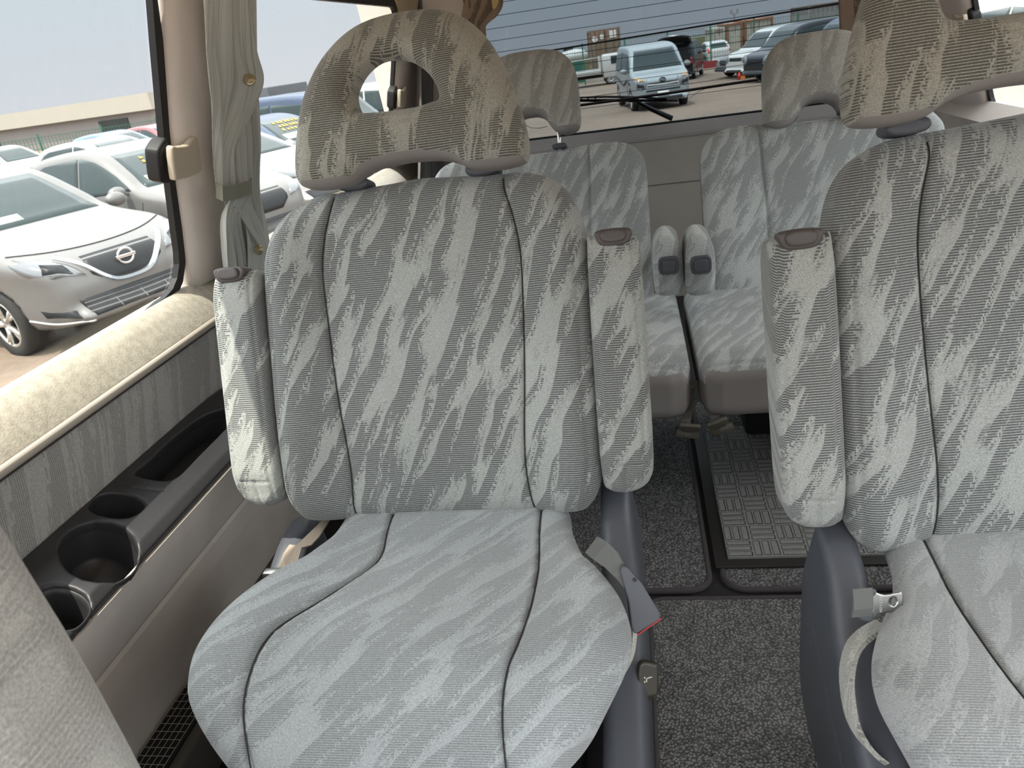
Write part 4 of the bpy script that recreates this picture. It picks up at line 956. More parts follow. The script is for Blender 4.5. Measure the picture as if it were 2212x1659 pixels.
def body_patch(B, name, poly, axis, sgn, mat, parent, off=.006, th=.012, rows=9, cols=14):
    """a panel lying on the body: polygon in side view (x,z), front view (y,z) or top view (x,y)"""
    P = np.array(poly, float); z0, z1 = P[:, 1].min() + 1e-4, P[:, 1].max() - 1e-4; n = len(P); pts = []
    for j in range(rows):
        z = z0 + (z1 - z0) * j / (rows - 1); xs = []
        for i in range(n):
            a, b = P[i], P[(i + 1) % n]
            if (a[1] - z) * (b[1] - z) < 0: xs.append(a[0] + (b[0] - a[0]) * (z - a[1]) / (b[1] - a[1]))
        for k in range(cols): pts.append((min(xs) + (max(xs) - min(xs)) * k / (cols - 1), z))
    pts = np.array(pts); O = np.zeros((len(pts), 3)); d = np.zeros(3)
    if axis == 'y': O[:, 0] = pts[:, 0]; O[:, 2] = pts[:, 1]; O[:, 1] = 1.6 * sgn; d[1] = -sgn
    elif axis == 'x': O[:, 1] = pts[:, 0]; O[:, 2] = pts[:, 1]; O[:, 0] = 3.0 * sgn; d[0] = -sgn
    else: O[:, 0] = pts[:, 0]; O[:, 1] = pts[:, 1]; O[:, 2] = 2.6; d[2] = -1
    V = march(B.f, O, d); V = V - d * off
    Fc = np.array([(j * cols + i, j * cols + i + 1, (j + 1) * cols + i + 1, (j + 1) * cols + i) for j in range(rows - 1) for i in range(cols - 1)])
    nn = np.cross(V[Fc[0, 1]] - V[Fc[0, 0]], V[Fc[0, 3]] - V[Fc[0, 0]])
    if nn @ d > 0: Fc = Fc[:, ::-1]
    o = mesh_obj(name, V, Fc.copy(), mat, parent, Matrix.Identity(4)); md = o.modifiers.new('s', 'SOLIDIFY'); md.thickness = th; md.offset = -1
    return o
def body_line(B, name, pts, axis, sgn, mat, parent, r=.006, k=8):
    P = catmull(pts, k, False); O = np.zeros((len(P), 3)); d = np.zeros(3)
    if axis == 'y': O[:, 0] = P[:, 0]; O[:, 2] = P[:, 1]; O[:, 1] = 1.6 * sgn; d[1] = -sgn
    elif axis == 'x': O[:, 1] = P[:, 0]; O[:, 2] = P[:, 1]; O[:, 0] = 3.0 * sgn; d[0] = -sgn
    else: O[:, 0] = P[:, 0]; O[:, 1] = P[:, 1]; O[:, 2] = 2.6; d[2] = -1
    V = march(B.f, O, d); bm = bmesh.new(); tube(bm, [tuple(v) for v in V], r, 6); return bm_obj(name, bm, mat, parent, Matrix.Identity(4))
def wheel(parent, x, y, r, sgn, spokes=7):
    w = .19; prof = [(r * .62, w * .42), (r * .70, w * .5), (r * .93, w * .5), (r, w * .36), (r, -w * .36), (r * .93, -w * .5), (r * .62, -w * .5)]
    V = []; n = 36
    for i in range(n):
        a = 2 * math.pi * i / n
        for rr, yy in prof: V.append((rr * math.cos(a), yy * sgn, rr * math.sin(a)))
    m = len(prof); Fc = [(i * m + k, i * m + (k + 1) % m, ((i + 1) % n) * m + (k + 1) % m, ((i + 1) % n) * m + k) for i in range(n) for k in range(m)]
    t = mesh_obj('wheel', V, Fc, MT['tyre'], parent, Matrix.Translation((x, y, r)))
    bm = bmesh.new()
    rim = [(r * .64 * math.cos(a), w * .40 * sgn, r * .64 * math.sin(a)) for a in np.linspace(0, 2 * math.pi, 33)[:-1]]; tube(bm, rim, .018, 6, True)
    for i in range(spokes):
        a = 2 * math.pi * (i + .5) / spokes
        tube(bm, [(r * .1 * math.cos(a), w * .36 * sgn, r * .1 * math.sin(a)), (r * .62 * math.cos(a + .12), w * .40 * sgn, r * .62 * math.sin(a + .12))], [.030, .020], 6)
        tube(bm, [(r * .2 * math.cos(a), w * .36 * sgn, r * .2 * math.sin(a)), (r * .62 * math.cos(a - .16), w * .40 * sgn, r * .62 * math.sin(a - .16))], [.020, .016], 6)
    b = bmesh.new(); bmesh.ops.create_cone(b, cap_ends=True, segments=20, radius1=.055, radius2=.055, depth=.03)
    for v in b.verts: v.co = Vector((v.co.x, v.co.z + w * .38 * sgn, v.co.y))
    merge(bm, b)
    b = bmesh.new(); bmesh.ops.create_cone(b, cap_ends=True, segments=28, radius1=r * .60, radius2=r * .60, depth=.02)
    for v in b.verts: v.co = Vector((v.co.x, v.co.z + w * .12 * sgn, v.co.y))
    me = D.meshes.new('t'); b.to_mesh(me); b.free(); hub = D.objects.new('brake_disc', me); me.materials.append(MT['lampd']); link(hub, t, Matrix.Identity(4))
    bm_obj('rim', bm, MT['alloy'], t, Matrix.Identity(4), True)
def car(name, S_, pt, label, cat, loc, head, group=None, full=True, tail=True, spokes=7, h=.04, sc=1.0, lamp='lamp'):
    B = Body(S_); e = empty(name, (loc[0], loc[1], gz(loc[1])), R_(head)); tag(e, label, cat, group); e.scale = (sc, sc, sc)
    L = S_['prof'][1][0]
    V, Fq = snet(B.f, (-L - .4, -1.0, .1), (L + .4, 1.0, 2.0), h); mesh_obj('body', V, Fq, pt, e)
    for s in (-1, 1):
        for i_, p in enumerate(S_['side']): body_patch(B, 'side_window', p, 'y', s, MT['cglass'], e)
        body_patch(B, 'headlight', [(s * a, b) for a, b in S_['lamp']], 'x', 1, MT[lamp], e, rows=7, cols=9)
        mx, mz = S_['mir']; bm = bmesh.new(); b = bmesh.new(); bmesh.ops.create_uvsphere(b, u_segments=16, v_segments=10, radius=1)
        for v in b.verts: v.co = Vector((v.co.x * .075 + mx, v.co.y * .115 + s * (S_['hw'] + .12), v.co.z * .075 + mz))
        merge(bm, b); bevel_box(bm, (.05, .10, .03), (mx - .01, s * (S_['hw'] + .02), mz - .03), .005); bm_obj('mirror', bm, pt, e, Matrix.Identity(4), True)
        for wx in S_['wb']: wheel(e, wx, s * (S_['hw'] - .10), S_['r'], s, spokes)
        if tail: body_patch(B, 'tail_lamp', [(s * .80, .80), (s * .80, 1.10), (s * .66, 1.10), (s * .62, .80)], 'x', -1, MT['rlens'], e, rows=5, cols=5)
        if full:
            x0 = S_['side'][0][-1][0]; xb = S_['side'][0][-3][0] - .03 if len(S_['side']) == 2 else S_['side'][1][0][0] + .03
            body_line(B, 'door_gap', [(S_['wb'][0] - .42, .88), (S_['wb'][0] - .50, .60), (S_['wb'][0] - .52, .30)], 'y', s, MT['seal'], e, .005)
            body_line(B, 'door_gap', [(xb, .96), (xb, .60), (xb + .03, .30)], 'y', s, MT['seal'], e, .005)
    z0, z1, a, b = S_['ws']; body_patch(B, 'windshield', [(-a, z0), (-b, z1), (b, z1), (a, z0)], 'x', 1, MT['cglass'], e)
    z0, z1, a, b = S_['rs']; body_patch(B, 'rear_glass', [(-a, z0), (-b, z1), (b, z1), (a, z0)], 'x', -1, MT['cglass'], e)
    body_patch(B, 'grille', S_['grille'], 'x', 1, MT['lampd'], e, rows=6); body_patch(B, 'lower_grille', S_['low'], 'x', 1, MT['lampd'], e, rows=5)
    return e, B
def scribble(B, e, y0, z0, w, h, seed, mat=None):           # handwritten marks on the glass
    rnd = random.Random(seed); bm = bmesh.new()
    for ln in range(3):
        y = y0; z = z0 - ln * h * 1.5
        while y > y0 - w:
            P = np.array([(1.5, y - .03 * k / 3, z + (h if k % 2 else 0) * rnd.uniform(.5, 1)) for k in range(5)]); P[:, 0] = 3.0
            V = march(B.f, P, (-1, 0, 0)) + np.array([.022, 0, .0]); tube(bm, [tuple(v) for v in V], .008, 5); y -= .09 * rnd.uniform(.9, 1.5)
    bm_obj('marker_writing', bm, mat or MT['ink'], e, Matrix.Identity(4))

# --- the row beside our van
HD = -22.0; hd_ = np.array([math.cos(R_(HD)), math.sin(R_(HD))]); ln_ = np.array([-hd_[1], hd_[0]])
em = np.array([-4.52, 6.02])
c1 = em - hd_ * 2.02
n1, B1 = car('parked_car', HATCH, PT['silver'], 'silver hatchback with a V-shaped grille, nearest car outside the left window', 'car', c1, HD, 'cars parked on the lot', spokes=5, h=.034)
body_line(B1, 'grille_chrome', [(-.50, .83), (-.38, .74), (-.24, .60), (-.12, .545), (.12, .545), (.24, .60), (.38, .74), (.50, .83)], 'x', 1, MT['chrome'], n1, .026)
body_line(B1, 'bonnet_gap', [(-.74, .90), (-.40, .86), (0, .845), (.40, .86), (.74, .90)], 'x', 1, MT['seal'], n1, .008)
for z in (.375, .41, .445): body_line(B1, 'grille_bar', [(-.52, z), (0, z - .01), (.52, z)], 'x', 1, PT['silver'], n1, .008)
for y in (-.25, 0, .25): body_line(B1, 'grille_bar', [(y, .34), (y, .48)], 'x', 1, PT['silver'], n1, .006)
for s in (-1, 1):
    body_patch(B1, 'fog_recess', [(s * .60, .34), (s * .60, .42), (s * .76, .44), (s * .74, .35)], 'x', 1, MT['lampd'], n1, rows=4, cols=5)
    body_line(B1, 'bumper_trim', [(s * .52, .30), (s * .70, .31), (s * .80, .36)], 'x', 1, MT['alloy'], n1, .012)
    body_patch(B1, 'lamp_reflector', [(s * .50, .70), (s * .52, .78), (s * .66, .82), (s * .70, .74)], 'x', 1, MT['lampd'], n1, off=.014, rows=4, cols=5)
Pe = march(B1.f, np.array([[3.0, 0, .715]]), (-1, 0, 0))[0]
bm = bmesh.new(); tube(bm, [(Pe[0] + .03, .075 * math.cos(a), Pe[2] + .065 * math.sin(a)) for a in np.linspace(0, 2 * math.pi, 25)[:-1]], .011, 6, True); bevel_box(bm, (.02, .19, .028), (Pe[0] + .032, 0, Pe[2]), .004)
bm_obj('emblem', bm, MT['chrome'], n1, Matrix.Identity(4), True)
body_patch(B1, 'dash_sheet', [(-.45, 1.06), (-.42, 1.12), (-.05, 1.12), (-.05, 1.06)], 'x', 1, MT['sheet'], n1, off=.01, rows=3, cols=4)
def row_car(k, S_, pt, label, dx=0.0, **kw):
    c = c1 + ln_ * 0 + np.array([dx, 0]) + np.array([-.30, 2.75]) * k
    return car('parked_car', S_, pt, label, 'car', c, HD + 2, 'cars parked on the lot', **kw)
n2c, B2 = row_car(1, HATCH, PT['silver'], 'silver hatchback behind the nearest one, with mirror and marked windshield', dx=.32)
scribble(B2, n2c, .25, 1.33, .5, .03, 4); body_patch(B2, 'windshield_sheet', [(-.5, 1.08), (-.5, 1.15), (.2, 1.15), (.2, 1.08)], 'x', 1, MT['sheet'], n2c, off=.012, rows=3, cols=4)
n3c, B3 = row_car(2, SEDAN, PT['white'], 'white car whose bonnet shows right of the tied curtain', dx=.2)
n4c, B4 = row_car(3, HATCH, PT['navy'], 'dark blue car with yellow writing on its windshield', dx=.3)
scribble(B4, n4c, .40, 1.35, .7, .045, 9); body_patch(B4, 'windshield_sheet', [(-.45, 1.07), (-.45, 1.16), (.1, 1.16), (.1, 1.07)], 'x', 1, MT['sheet'], n4c, off=.012, rows=3, cols=4)
n5c, B5 = row_car(4, MVAN, PT['navy'], 'dark blue van behind the car with yellow writing', dx=.2, full=False)
n6c, B6 = row_car(6, MVAN, PT['white'], 'pale van seen far left through the left headrest opening', dx=1.2, full=False)
# rows further away: simple copies of two cars with other paints
base_h = car('parked_car', HATCH, PT['white'], 'white car roof behind the silver cars, left of centre in the side window', 'car', (-11.2, 8.4), -14, 'cars parked on the lot', full=False, h=.06)[0]
def repaint(src, pt, loc, head, label):
    c = copy_tree(src); c.location = (loc[0], loc[1], gz(loc[1])); c.rotation_euler = (0, 0, R_(head)); c['label'] = label
    for k in [q for q in D.objects if q.parent == c]:
        if k.name.split('.')[0] in ('body', 'mirror'): k.data = k.data.copy(); k.data.materials[0] = pt
    return c
far = [('bluegrey', (-10.6, 6.2), -14, 'blue-grey car roof at the left edge of the side window'),
       ('white', (-13.6, 10.9), -14, 'white car roof higher up at the left edge of the side window'),
       ('bluegrey', (-13.6, 14.0), -14, 'grey-blue car roof just left of the window latch'),
       ('white', (-11.4, 16.0), -14, 'white car roof touching the window seal beside the latch'),
       ('blue', (-17.0, 24.4), -14, 'blue car roof in the far row'), ('red', (-17.4, 27.6), -14, 'red car roof in the far row'),
       ('white', (-21.5, 24.5), -14, 'white car roof in the farthest row, left of the red one'), ('white', (-22.0, 19.0), -14, 'white car roof in the farthest row, under the shed windows')]
for p, l, hh, lb in far: repaint(base_h, PT[p], l, hh, lb)
# teal truck cab at the window edge
tk = empty('truck', (-16.6, 30.0, gz(30.0)), R_(-14)); tk.scale = (.66, .66, .66); tag(tk, 'teal truck cab at the right edge of the front side window', 'truck')
bm = bmesh.new(); bevel_box(bm, (1.7, 2.0, 2.0), (0, 0, 1.6), .14, 3); bm_obj('cab', bm, PT['teal'], tk, Matrix.Identity(4), True)
box_obj('side_window', (.9, .02, .62), (.2, -1.01, 2.02), MT['cglass'], tk, .008); box_obj('windshield', (.02, 1.7, .7), (.855, 0, 2.0), MT['cglass'], tk, .008)
box_obj('bed', (3.6, 2.0, .6), (-2.8, 0, 1.1), PT['teal'], tk, .03)
for s in (-1, 1):
    for x in (.1, -3.2): wheel(tk, x, s * .85, .38, s)
# --- long shed behind the left rows
def hp(px, py, y): return aty(px, py, y)
sh = empty('long_shed', (0, 0, 0)); tag(sh, 'long grey shed with pale roof band and dark windows behind the parked cars', 'building')
A0, A1 = Vector(onplane(-420, 330, (.25, 1, 0), 62)), Vector(onplane(318, 200, (.25, 1, 0), 62))
ax = (A1 - A0); ax.z = 0; Lx = ax.length; ax.normalize(); nb = Vector((-ax.y, ax.x, 0))
zt = A1.z + .0; zb = -3.4; A0 = Vector((A1.x, A1.y, 0)) - ax * 90
MT['shed'] = plain('shed_wall', (.24, .225, .22), .8); MT['fascia'] = plain('shed_fascia', (.40, .38, .33), .7)
def wallbox(nm, s0, s1, z0, z1, d0, d1, mat):
    p = [A1 - ax * s0, A1 - ax * s1]; q = [Vector((k.x, k.y, 0)) for k in p]
    return slab(nm, [q[0] + nb * d0 + Vector((0, 0, z0)), q[1] + nb * d0 + Vector((0, 0, z0)), q[1] + nb * d1 + Vector((0, 0, z0)), q[0] + nb * d1 + Vector((0, 0, z0))], (0, 0, 1), z1 - z0, mat, sh)
wallbox('wall', 0, 90, zb, zt - 1.5, .3, 14, MT['shed'])
wallbox('roof_band', -.3, 90, zt - 1.55, zt, -.3, 14, MT['fascia'])
for s0, s1 in ((4.0, 8.2), (24.5, 29.5), (50, 55)): wallbox('window', s0, s1, zt - 3.3, zt - 2.0, .2, .5, MT['cglass'])
# green mesh fences
MT['green'] = plain('fence_green', (.035, .15, .105), .5)
def fence(p0, p1, h, label, step=2.0):
    p0 = Vector((p0[0], p0[1], 0)); p1 = Vector((p1[0], p1[1], 0)); d = p1 - p0; L = d.length; d.normalize(); n = int(L / step)
    e = empty('mesh_fence', (p0.x, p0.y, gz(p0.y))); tag(e, label, 'fence'); M = Matrix.Translation(-e.location)
    for i in range(n + 1):
        p = p0 + d * (L * i / n); g = gz(p.y); bm = bmesh.new(); tube(bm, [(p.x, p.y, g), (p.x, p.y, g + h + .15)], .045, 6); bm_obj('post', bm, MT['green'], e, M)
    bm = bmesh.new(); k = int(L / .16)
    for i in range(k + 1):
        p = p0 + d * (L * i / k); tube(bm, [(p.x, p.y, gz(p.y) + .1), (p.x, p.y, gz(p.y) + h)], .011, 4)
    for z in np.linspace(.12, h, 7): tube(bm, [(p0.x, p0.y, gz(p0.y) + z), (p1.x, p1.y, gz(p1.y) + z)], .014, 4)
    bm_obj('wire_panel', bm, MT['green'], e, M)
fence((-30.0, 20.0), (-19.0, 48.0), 1.6, 'green mesh fence behind the side rows of cars', 3.0)
FY = 52.0
fence((-8, FY - 1), (34, FY + 3.5), 2.3, 'green mesh fence behind the silver van, on a red kerb', 2.6)
kb = slab('red_kerb', [(4.2, FY - .05, gz(FY) - .02), (34, FY + 2.6, gz(FY + 3.2) - .02), (34, FY + 3.4, gz(FY + 3.2) - .02), (4.2, FY + .15, gz(FY) - .02)], (0, 0, 1), .42, plain('red_kerb', (.24, .03, .035), .7)); tag(kb, 'dark red painted kerb below the green fence', 'kerb')
# dark block seen right of the curtain
bx = Vector(onplane(592, 186, (0, 1, 0), 60)); bl = empty('dark_building', (bx.x, bx.y, gz(60))); tag(bl, 'dark grey building with a row of small lights, right of the curtain', 'building')
wd = 1.3; hgt_ = bx.z - gz(60)
box_obj('wall', (wd * 2, 5, hgt_), (0, 0, hgt_ / 2), plain('dark_wall', (.075, .085, .10), .7), bl, .05, rot=None, M=Matrix.Rotation(R_(-14), 4, 'Z'))
bm = bmesh.new()
for i in range(6): bevel_box(bm, (.28, .06, .32), (-1.9 + i * .75, -2.52, hgt_ - 1.6), .01)
bm_obj('window_row', bm, MT['plate'], bl, Matrix.Rotation(R_(-14), 4, 'Z'))

# --- silver van in the middle of the rear window
pf = (G(1365, 242) + G(1480, 222)) / 2; fr_w = G(1480, 222) - G(1365, 242)
vh = -82.0
van_c = np.array([pf[0], pf[1]]) - 1.40 * np.array([math.cos(R_(vh)), math.sin(R_(vh))])
mv, BV = car('silver_minivan', MVAN, PT['vansilver'], 'silver minivan facing us in the middle of the rear window', 'van', van_c, vh, h=.032, spokes=6)
body_line(BV, 'chrome_bar', [(-.46, .76), (0, .745), (.46, .76)], 'x', 1, MT['alloy'], mv, .028)
body_patch(BV, 'grille_panel', [(-.46, .80), (-.48, .94), (.48, .94), (.46, .80)], 'x', 1, PT['vansilver'], mv, off=.016, rows=4)
body_line(BV, 'bumper_slot', [(-.50, .60), (0, .595), (.50, .60)], 'x', 1, MT['seal'], mv, .022)
body_line(BV, 'bumper_lip', [(-.66, .33), (-.5, .24), (0, .235), (.5, .24), (.66, .33)], 'x', 1, PT['white'], mv, .03)
body_patch(BV, 'number_plate', [(-.17, .42), (-.17, .56), (.17, .56), (.17, .42)], 'x', 1, MT['plate'], mv, off=.02, rows=3, cols=4)
for s in (-1, 1):
    body_patch(BV, 'indicator', [(s * .56, .90), (s * .66, .98), (s * .79, 1.01), (s * .80, .96), (s * .66, .90)], 'x', 1, MT['amber'], mv, off=.012, rows=4, cols=5)
    body_patch(BV, 'lamp_reflector', [(s * .56, .68), (s * .56, .80), (s * .74, .84), (s * .76, .70)], 'x', 1, MT['lampd'], mv, off=.012, rows=4, cols=5)
    body_line(BV, 'waist_stripe', [(1.55, .80), (.8, .88), (.2, .74), (-.9, .86), (-2.0, .92)], 'y', s, MT['lampd'], mv, .035)
Pe = march(BV.f, np.array([[3.0, 0, .87]]), (-1, 0, 0))[0]
bm = bmesh.new(); tube(bm, [(Pe[0] + .03, .085 * math.cos(a), Pe[2] + .06 * math.sin(a)) for a in np.linspace(0, 2 * math.pi, 21)[:-1]], .014, 6, True)
tube(bm, [(Pe[0] + .035, -.055, Pe[2] + .045), (Pe[0] + .035, .045, Pe[2] + .03), (Pe[0] + .035, -.045, Pe[2] - .03), (Pe[0] + .035, .055, Pe[2] - .045)], .013, 6)
bm_obj('emblem', bm, MT['lampd'], mv, Matrix.Identity(4), True)

# --- dark car with its tailgate open
p = G(1497, 170); su = np.array([p[0] - .35, p[1] + 1.6])
s_h = 78.0
suv, BS = car('dark_wagon', MVAN, PT['dark'], 'dark car with its tailgate raised, right behind the silver minivan', 'car', su, s_h, full=False, h=.05, sc=.97)
body_patch(BS, 'boot_shade_panel', [(-.70, .62), (-.72, 1.5), (-.6, 1.68), (.6, 1.68), (.72, 1.5), (.70, .62)], 'x', -1, MT['seal'], suv, off=.012)  # black panel on the solid rear stands in for the shaded boot interior
bm = bmesh.new()
for i in range(7):
    pass
V = []; 
for j in range(9):
    t = j / 8; x = -2.12 - .98 * t; z = 1.86 + .34 * math.sin(t * 1.9) * 1.0
    for i in range(13):
        a = -1 + 2 * i / 12; V.append((x, a * (.80 - .08 * t), z - .10 * abs(a) ** 3))
Fc = np.array([(j * 13 + i, j * 13 + i + 1, (j + 1) * 13 + i + 1, (j + 1) * 13 + i) for j in range(8) for i in range(12)])
tg2 = mesh_obj('tailgate', V, Fc, PT['dark'], suv, Matrix.Identity(4)); md = tg2.modifiers.new('s', 'SOLIDIFY'); md.thickness = .09
rd = box_obj('red_bag', (.3, .5, .35), (-1.9, .15, 1.05), plain('red_cloth', (.22, .05, .04), .9), suv, .06)

# --- white flatbed truck behind
tp0 = G(1258, 190); ft = empty('flatbed_truck', (-1.569 - 2.25, tp0[1] + .5, gz(tp0[1])), R_(4)); ft.scale = (1.15, 1.15, .74); tag(ft, 'small white flatbed truck half hidden behind the silver minivan', 'truck')
WH = PT['white']
bd = bmesh.new(); bevel_box(bd, (4.2, 1.9, .34), (-.2, 0, 1.02), .03); 
for z in (.92, 1.02, 1.12): bevel_box(bd, (4.2, 1.94, .03), (-.2, 0, z), .008)
bm_obj('bed', bd, WH, ft, Matrix.Identity(4)); box_obj('chassis', (4.6, .8, .2), (.2, 0, .68), MT['seal'], ft, .02)
box_obj('cab', (1.5, 1.8, 1.75), (2.75, 0, 1.35), WH, ft, .14); box_obj('side_window', (.85, .03, .55), (2.85, -.905, 1.78), MT['cglass'], ft, .008)
bm = bmesh.new()
for y in (-.88, .88): tube(bm, [(1.88, y, 1.15), (1.88, y, 2.1)], .04, 6)
tube(bm, [(1.88, -.88, 2.1), (1.88, .88, 2.1)], .04, 6); tube(bm, [(1.88, -.9, 2.08), (-2.2, -.9, 1.95)], .025, 6); bm_obj('rack', bm, WH, ft, Matrix.Identity(4))
for x in (-1.1, 2.4):
    for s in (-1, 1): wheel(ft, x, s * .78, .33, s)
# white tank on the lot behind
tkp = Vector(onplane(1238, 122, (0, 1, 0), 58)); tn = empty('white_tank', (tkp.x, tkp.y, tkp.z)); tag(tn, 'round white tank above the flatbed truck, left of the brown container', 'tank')
bm = bmesh.new(); bmesh.ops.create_uvsphere(bm, u_segments=24, v_segments=14, radius=1)
for v in bm.verts: v.co = Vector((v.co.x * 1.05, v.co.y * .8, v.co.z * .48))
bm_obj('tank_shell', bm, WH, tn, Matrix.Identity(4), True); box_obj('lid', (.7, .3, .22), (-.3, 0, .52), MT['seal'], tn, .06); box_obj('stand', (1.4, 1.0, tkp.z - gz(58) - .3), (0, 0, -(tkp.z - gz(58)) / 2 - .15), MT['green'], tn, .02)

# --- containers
def container(name, p, rot, Lx, Ly, H_, mat, label, doors=False, rust=None, group=None):
    e = empty(name, p, R_(rot)); tag(e, label, 'shipping container', group)
    bm = bmesh.new(); bevel_box(bm, (Lx - .08, Ly - .08, H_ - .05), (0, 0, H_ / 2), .01)
    n = int(Lx / .28)
    for i in range(n):
        x = -Lx / 2 + (i + .5) * Lx / n
        for s in (-1, 1): bevel_box(bm, (.13, .05, H_ - .3), (x, s * (Ly / 2 - .03), H_ / 2), .01)
    bm_obj('corrugated_shell', bm, mat, e, Matrix.Identity(4))
    bm = bmesh.new()
    for x in (-1, 1):
        for y in (-1, 1): bevel_box(bm, (.14, .14, H_), (x * Lx / 2, y * Ly / 2, H_ / 2), .01)
    for z in (.08, H_ - .08):
        for y in (-1, 1): bevel_box(bm, (Lx, .12, .14), (0, y * Ly / 2, z), .01)
        for x in (-1, 1): bevel_box(bm, (.12, Ly, .14), (x * Lx / 2, 0, z), .01)
    bm_obj('corner_frame', bm, rust or mat, e, Matrix.Identity(4))
    if doors:
        for s in (-1, 1): box_obj('door', (Lx / 2 - .14, .06, H_ - .3), (s * (Lx / 4 - .03), -Ly / 2 - .04, H_ / 2), mat, e, .01)
        for x in (-.32, -.18, .04, .30):
            bm = bmesh.new(); tube(bm, [(x * Lx, -Ly / 2 - .10, .15), (x * Lx, -Ly / 2 - .10, H_ - .15)], .028, 6); bm_obj('lock_rod', bm, MT['rust'], e, Matrix.Identity(4))
    return e
MT['rust'] = plain('rust', (.26, .09, .045), .9, var=.2)
T = NT('brown_container'); o_ = T.obj(); x_, y_, z_ = T.xyz(o_); st_ = T.noise(T.comb(T.math('MULTIPLY', x_, 6.0), T.math('MULTIPLY', z_, .5), y_), 1.0, 4.0, .7)
MT['brown'] = T.bsdf(T.mix(T.ss(st_, .5, .7), (.20, .155, .115), (.22, .085, .05)), .85)
T = NT('tan_container'); o_ = T.obj(); x_, y_, z_ = T.xyz(o_); st_ = T.noise(T.comb(T.math('MULTIPLY', x_, 3.0), T.math('MULTIPLY', z_, .6), y_), 1.0, 4.0, .7)
MT['tan'] = T.bsdf(T.mix(T.ss(st_, .50, .72), (.42, .39, .34), (.28, .14, .09)), .85)
DC = 66.0
cL = Vector(onplane(1267, 66, (0, 1, 0), DC)); cR = Vector(onplane(1331, 60, (0, 1, 0), DC)); wc = (cR - cL).length
zc = (cL.z + cR.z) / 2
c_ = container('shipping_container', ((cL.x + cR.x) / 2, DC + 3, zc - 2.9), 4, wc, 6.0, 2.9, MT['brown'], 'brown rusty container with white placards, left in the rear window', True, MT['brown'], 'shipping containers')
st = box_obj('container_base', (wc, 6, zc - 2.9 - gz(DC)), ((cL.x + cR.x) / 2, DC + 3, (zc - 2.9 + gz(DC)) / 2), MT['brown'], None, .02, rot=None); tag(st, 'lower container stacked under the brown one with placards', 'shipping container', 'shipping containers')
for x, z, w_2, h_2, rd_ in ((-.34, 2.25, .20, .28, 1), (-.10, 2.35, .16, .16, 1), (.28, 2.45, .28, .28, 0)):
    bm = bmesh.new()
    if rd_: bmesh.ops.create_cone(bm, cap_ends=True, segments=24, radius1=w_2 * 1.1, radius2=w_2 * 1.1, depth=.02, matrix=Matrix.Translation((x * wc, -3.09, z)) @ Matrix.Rotation(R_(90), 4, 'X'))
    else: bevel_box(bm, (w_2 * 1.9, .02, h_2 * 1.9), (x * wc, -3.09, z), 0)
    bm_obj('placard', bm, MT['plate'], c_, Matrix.Identity(4))
def cont_at(pxL, pyL, pxR, pyR, d, H_, mat, label, rust, dy=3.0):
    a = Vector(onplane(pxL, pyL, (0, 1, 0), d)); b = Vector(onplane(pxR, pyR, (0, 1, 0), d)); w = (b - a).length
    z = (a.z + b.z) / 2; k = z - gz(d); return container('shipping_container', ((a.x + b.x) / 2, d + dy, gz(d) if k < 4 else z - 2.9), 0, w, 2 * dy, min(k, 4) if k < 4 else 2.9, mat, label, False, rust, 'shipping containers')
cont_at(1541, 61, 1564, 58, 63, 2.9, MT['tan'], 'tan container end at the left of the container row', MT['tan'])
cont_at(1571, 52, 1602, 46, 63, 2.9, MT['tan'], 'tan container in the middle of the row behind the green fence', MT['rust'])
cont_at(1610, 45, 1668, 34, 63, 2.9, MT['tan'], 'pale container with rusty corner posts behind the white vans', MT['rust'])
cont_at(1748, 12, 1860, -8, 58, 2.9, MT['shed'], 'grey corrugated container at the right edge of the rear window', MT['shed'])
# lamp post with twin floodlights
lpp = Vector(onplane(1586, 28, (0, 1, 0), 90)); lp_ = empty('floodlight_mast', (lpp.x, lpp.y, gz(90))); tag(lp_, 'thin mast with twin floodlights behind the containers', 'light mast')
hh = lpp.z - gz(90); bm = bmesh.new(); tube(bm, [(0, 0, 0), (0, 0, hh)], .06, 6); bm_obj('pole', bm, MT['shed'], lp_, Matrix.Identity(4))
for s in (-1, 1):
    bm = bmesh.new(); tube(bm, [(0, 0, hh - .3), (s * .25, 0, hh)], .04, 5); bevel_box(bm, (.22, .25, .38), (s * .32, 0, hh + .15), .02); bm_obj('floodlight', bm, MT['shed'], lp_, Matrix.Identity(4))
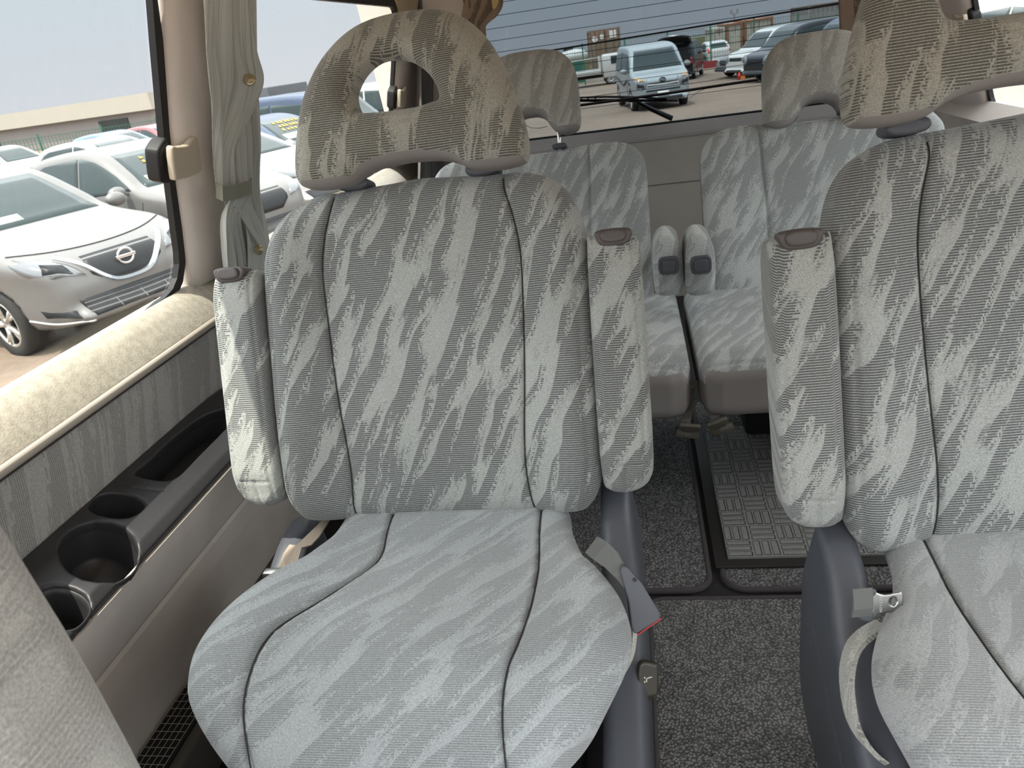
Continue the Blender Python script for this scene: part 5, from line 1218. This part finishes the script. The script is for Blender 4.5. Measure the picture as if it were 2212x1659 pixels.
# --- row of vans at the right of the rear window, noses towards us
rw = [(SEDAN, 'silver', (1578, 168), 'silver car nose at the left end of the right-hand row'), (MVAN, 'white', (1606, 170), 'white van with a sloping nose in the right-hand row'),
      (MVAN, 'dark', (1650, 178), 'black van with bright headlamps in the right-hand row'), (MVAN, 'navy', (1760, 190), 'dark van at the end of the row, beside the brown curtain')]
for k, (S_, pt, (px, py), lb) in enumerate(rw):
    g_ = G(px, py); h0 = 206.0; hx = np.array([math.cos(R_(h0)), math.sin(R_(h0))]); c = g_[:2] - hx * (S_['prof'][1][0] * .86) + np.array([.0, .5])
    car('parked_van' if S_ is MVAN else 'parked_car', S_, PT[pt], lb, 'van' if S_ is MVAN else 'car', c, h0, 'row of parked vehicles on the right', full=False, h=.055)
# small things beyond the fence
for (px, py, d, pt, lb, sc_) in ((1478, 98, 58, 'white', 'white pickup beyond the green fence', 1.0), (1536, 94, 58.5, 'white', 'white van beyond the green fence, beside the containers', 1.05)):
    q = Vector(onplane(px, py, (0, 1, 0), d)); c = repaint(base_h, PT[pt], (q.x, q.y), 100, lb); c['group'] = 'vehicles beyond the fence'
for px, d, lb in ((1290, 57, 'dark green bushes behind the flatbed truck'), ):
    pass
# red and orange marker by the row
cp = G(1597, 172); cn = empty('traffic_marker', (cp[0], cp[1], gz(cp[1]))); cn.scale = (.62, .62, .62); tag(cn, 'small red and orange marker on the ground before the parked row', 'traffic cone')
bm = bmesh.new(); bmesh.ops.create_cone(bm, cap_ends=True, segments=16, radius1=.16, radius2=.05, depth=.42, matrix=Matrix.Translation((0, 0, .23))); bm_obj('red_cone', bm, plain('cone_red', (.6, .04, .03), .6), cn, Matrix.Identity(4), True)
box_obj('orange_weight', (.3, .25, .2), (.22, -.05, .10), plain('cone_orange', (.8, .25, .04), .6), cn, .03)
# sunlit hill line beyond the fence
S(slab('trim_13', [(-40, 95, gz(95)), (60, 95, gz(95)), (60, 97, gz(95)), (-40, 97, gz(95))], (0, 0, 1), 1.9, plain('grass_bank', (.16, .145, .07), .9)))
# white car close to the right window
wc2, _b = car('parked_van', MVAN, PT['white'], 'white van outside the right window, glimpsed past the right headrest', 'van', (4.7, 9.8), 90, 'cars parked on the lot', full=False, h=.05)
